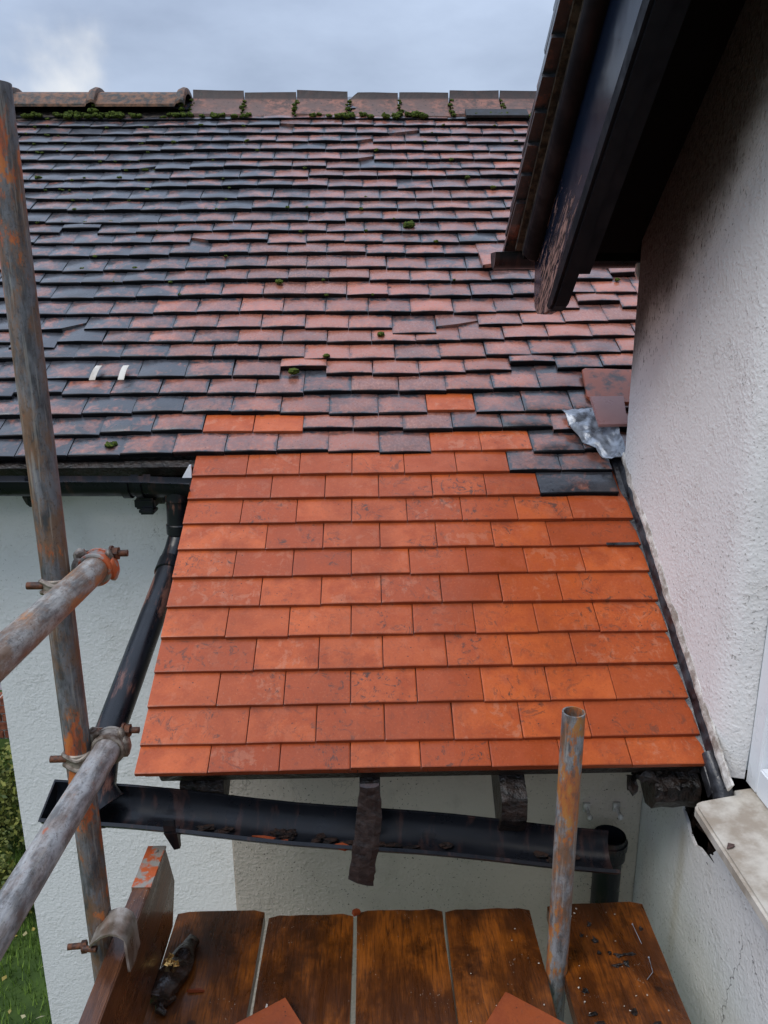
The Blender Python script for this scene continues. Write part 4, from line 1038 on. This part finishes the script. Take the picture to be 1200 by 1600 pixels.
# glove
m = MB(); pts = [V((-.475, 1.365, DZ+.018)), V((-.468, 1.40, DZ+.024)), V((-.452, 1.435, DZ+.024)), V((-.442, 1.465, DZ+.02)), V((-.438, 1.50, DZ+.02)), V((-.430, 1.53, DZ+.016)), V((-.426, 1.548, DZ+.012))]
fine = []
for i in range(len(pts)-1):
    for k in range(5): fine.append(pts[i].lerp(pts[i+1], k/5))
rr = [.022+.014*math.sin(i/len(fine)*3.0+.9)*(1-i/len(fine)*.45)+.003*N3((i*.3, 0, 0)) for i in range(len(fine))]; rr[0] = .010; rr[-1] = .006
m.tube(fine, rr, 16)
for p in m.v: 
    q = N3((p.x*24, p.y*24, p.z*24)); p += V((q*.008, N3((p.x*20, p.y*24, 3))*.006, 0)); p.z = DZ+.001+max(.001, (p.z-DZ)*.72+q*.008)
for k, (a, b) in enumerate((((-.452, 1.365), (-.435, 1.385)), ((-.46, 1.35), (-.445, 1.345)))):
    m.tube([V((-.468, 1.40, DZ+.014)), V((a[0], a[1], DZ+.012)), V((b[0], b[1], DZ+.009))], [.012, .010, .006], 8)
gl = m.build('work_glove', MT['glove'], None, True); tag(gl, 'crumpled wet dark glove with a gold shiny patch lying by the toe board', 'glove')
m = MB()
for k in range(9): m.blob((-.462+.022*random.random()-.004, 1.438+.030*random.random(), DZ+.036+.006*random.random()), (.008, .007, .004), 6, 4, .6, k)
m.build('shiny_patch', MT['gold'], gl)
chip(V((-.392, 1.405, DZ+.001)), (.024, .007, .006), 'thin orange tile sliver on the board beside the glove', 11)
chip(V((-.038, 1.618, DZ+.004)), (.012, .014, .010), 'small orange tile chip at the end of the gap between two boards', 12)
chip(V((-.232, 1.352, DZ+.001)), (.006, .01, .012), 'tiny pale chip standing by the new tile corner on the second board', 13, 'mortar', cat='mortar chip', name='mortar_chip')
chip(V((.742, 1.37, -1.1155)), (.022, .012, .002), 'dead brown leaf lying on the pale window sill', 15, 'leaf', cat='leaf', name='dead_leaf')
m = MB(); rnd = random.Random(9)
for i in range(34):
    x = rnd.uniform(.46, .67); y = rnd.uniform(1.15, 1.62); r = rnd.uniform(.0008, .0030)*(1.4 if i % 9 == 0 else .8)
    m.blob((x, y, DZ+.006+r*.4), (r*rnd.uniform(.8, 2), r, r*.6), 6, 4, .5, i)
for i in range(10): x = rnd.uniform(.19, .40); y = rnd.uniform(1.3, 1.6); r = rnd.uniform(.0006, .0018); m.blob((x, y, DZ+r*.5), (r*1.4, r, r*.6), 6, 4, .5, i)
o = m.build('grit', MT['sill']); tag(o, 'pale mortar grit scattered over the boards beside the side wall', 'grit', kind='stuff')
m = MB()
for i in range(18):
    x = rnd.uniform(.46, .66); y = rnd.uniform(1.25, 1.61); m.blob((x, y, DZ+.007), (rnd.uniform(.004, .014), rnd.uniform(.004, .009), .004), 7, 4, .7, i)
o = m.build('debris', MT['rot']); tag(o, 'dark wet crumbs of rotten wood on the board beside the side wall', 'debris', kind='stuff')
for pts, lab in ((((.642, 1.50), (.640, 1.56)), 'straight nail near the wall side of the gritty board'), (((.62, 1.40), (.640, 1.42), (.645, 1.46)), 'bent nail on the gritty board below the straight nail')):
    m = MB(); P = [V((a, b, DZ+.010)) for a, b in pts]; m.tube(P, .0007, 8); m.tube([P[-1], P[-1]+(P[-1]-P[-2]).normalized()*.001], .0022, 8); o = m.build('nail', MT['lead']); tag(o, lab, 'nail')

# ------------------------------------------------------------------ garden
m = MB(); m.add([(-400, -400, GZ), (400, -400, GZ), (400, 400, GZ), (-400, 400, GZ)], [(0, 1, 2, 3)]); o = m.build('ground', MT['grasssoil']); tag(o, kind='structure')
rnd = random.Random(21); vs = []; fs = []
for i in range(26000):
    x = rnd.uniform(-4.4, -1.36); y = rnd.uniform(2.2, 5.75)
    if rnd.random() < .15+.5*N3((x*2, y*2, 0)): continue
    h = rnd.uniform(.03, .085); a = rnd.uniform(0, 6.28); w = .004; l = rnd.uniform(0, .03); dx, dy = math.cos(a), math.sin(a); b = len(vs)
    vs += [(x-dy*w, y+dx*w, GZ), (x+dy*w, y-dx*w, GZ), (x+dx*l, y+dy*l, GZ+h)]; fs.append((b, b+1, b+2))
me = bpy.data.meshes.new('grass'); me.from_pydata(vs, [], fs); me.materials.append(MT['grass']); o = bpy.data.objects.new('grass', me); col.objects.link(o); tag(o, 'short green lawn grass below the left corner of the house', 'grass', kind='stuff')
vs = []; fs = []
for i in range(90):
    x = rnd.uniform(-3, -1.4); y = rnd.uniform(2.6, 4.4); r = rnd.uniform(.012, .03); a = rnd.uniform(0, 6); b = len(vs); z = GZ+.05+rnd.uniform(0, .03)
    vs += [(x+math.cos(a+k*1.57)*r*(1 if k % 2 else .5), y+math.sin(a+k*1.57)*r*(1 if k % 2 else .5), z+rnd.uniform(-.01, .01)) for k in range(4)]; fs.append((b, b+1, b+2, b+3))
me = bpy.data.meshes.new('fallen_leaves'); me.from_pydata(vs, [], fs); me.materials.append(MT['yellow']); o = bpy.data.objects.new('fallen_leaves', me); col.objects.link(o); tag(o, 'pale yellow fallen leaves scattered on the lawn', 'leaves', kind='stuff')
def shrub(c, R, label, n, seed):
    rn = random.Random(seed); e = empty('shrub', c, label, 'shrub', 'shrubs in the garden'); vs = []; fs = []
    for i in range(n):
        d = V((rn.gauss(0, 1), rn.gauss(0, 1), abs(rn.gauss(0, 1)))).normalized(); k = rn.uniform(.55, 1)*(1+.35*N3(d*2.1, 1, seed)); p = V((d.x*R[0]*k, d.y*R[1]*k, d.z*R[2]*k+.05))
        a = V((rn.uniform(-1, 1), rn.uniform(-1, 1), rn.uniform(-.5, 1))).normalized(); b_ = a.orthogonal().normalized(); r = rn.uniform(.012, .03); b = len(vs)
        vs += [tuple(p-a*r), tuple(p+b_*r*.45), tuple(p+a*r), tuple(p-b_*r*.45)]; fs.append((b, b+1, b+2, b+3))
    me = bpy.data.meshes.new('foliage'); me.from_pydata(vs, [], fs); me.materials.append(MT['shrub']); o = bpy.data.objects.new('foliage', me); col.objects.link(o); o.parent = e
    m = MB()
    for k in range(6): a = k*1.05; m.tube([(0, 0, -.02), (math.cos(a)*R[0]*.3, math.sin(a)*R[1]*.3, R[2]*.5), (math.cos(a)*R[0]*.6, math.sin(a)*R[1]*.6, R[2]*.85)], [.012, .008, .004], 6)
    o = m.build('stem', MT['rot'], None); o.parent = e
shrub((-2.62, 4.75, GZ), (.50, .40, .45), 'low olive green shrub in front of the brick garden wall', 4200, 1)
shrub((-2.25, 4.0, GZ), (.26, .22, .26), 'small yellowish shrub on the lawn nearer the house corner', 1800, 2)
shrub((-3.5, 5.0, GZ), (.6, .45, .6), 'larger shrub by the brick wall, farther from the house', 3600, 3)
# brick garden wall and fence
m = MB(); m.box((-3.9, 5.98, GZ+.19), (4.9, .10, .38)); gw = m.build('garden_wall', MT['mortar']); tag(gw, 'low red brick garden wall behind the shrubs', 'wall')
bm_ = MB(); bm_.box((0, 0, 0), (.215, .112, .065)); base = bm_.build('brick', MT['brick'], gw, False, .004); first = True
for r in range(5):
    for k in range(21):
        x = -1.60-(k+.5*(r % 2))*.227
        o = base if first else base.copy()
        if not first: col.objects.link(o)
        first = False; o.location = (x, 5.972, GZ+.045+r*.077); o.parent = gw
fe = empty('fence', (-3.9, 6.02, GZ+.40), 'pale painted board fence standing above the brick garden wall', 'fence')
proto = None
for k in range(33):
    x = -1.56-k*.148
    if proto is None:
        m = MB(); m.box((0, 0, 0), (.14, .02, 1.15)); proto = m.build('fence_board', MT['fence'], None, False, .003); o = proto
    else: o = proto.copy(); col.objects.link(o)
    o.parent = fe; o.location = V((x, 6.02, GZ+.40+.585))-V(fe.location)
m = MB(); m.box((0, .035, .25), (4.9, .04, .08)); m.box((0, .035, .95), (4.9, .04, .08)); o = m.build('rail', MT['fence'], None); o.parent = fe
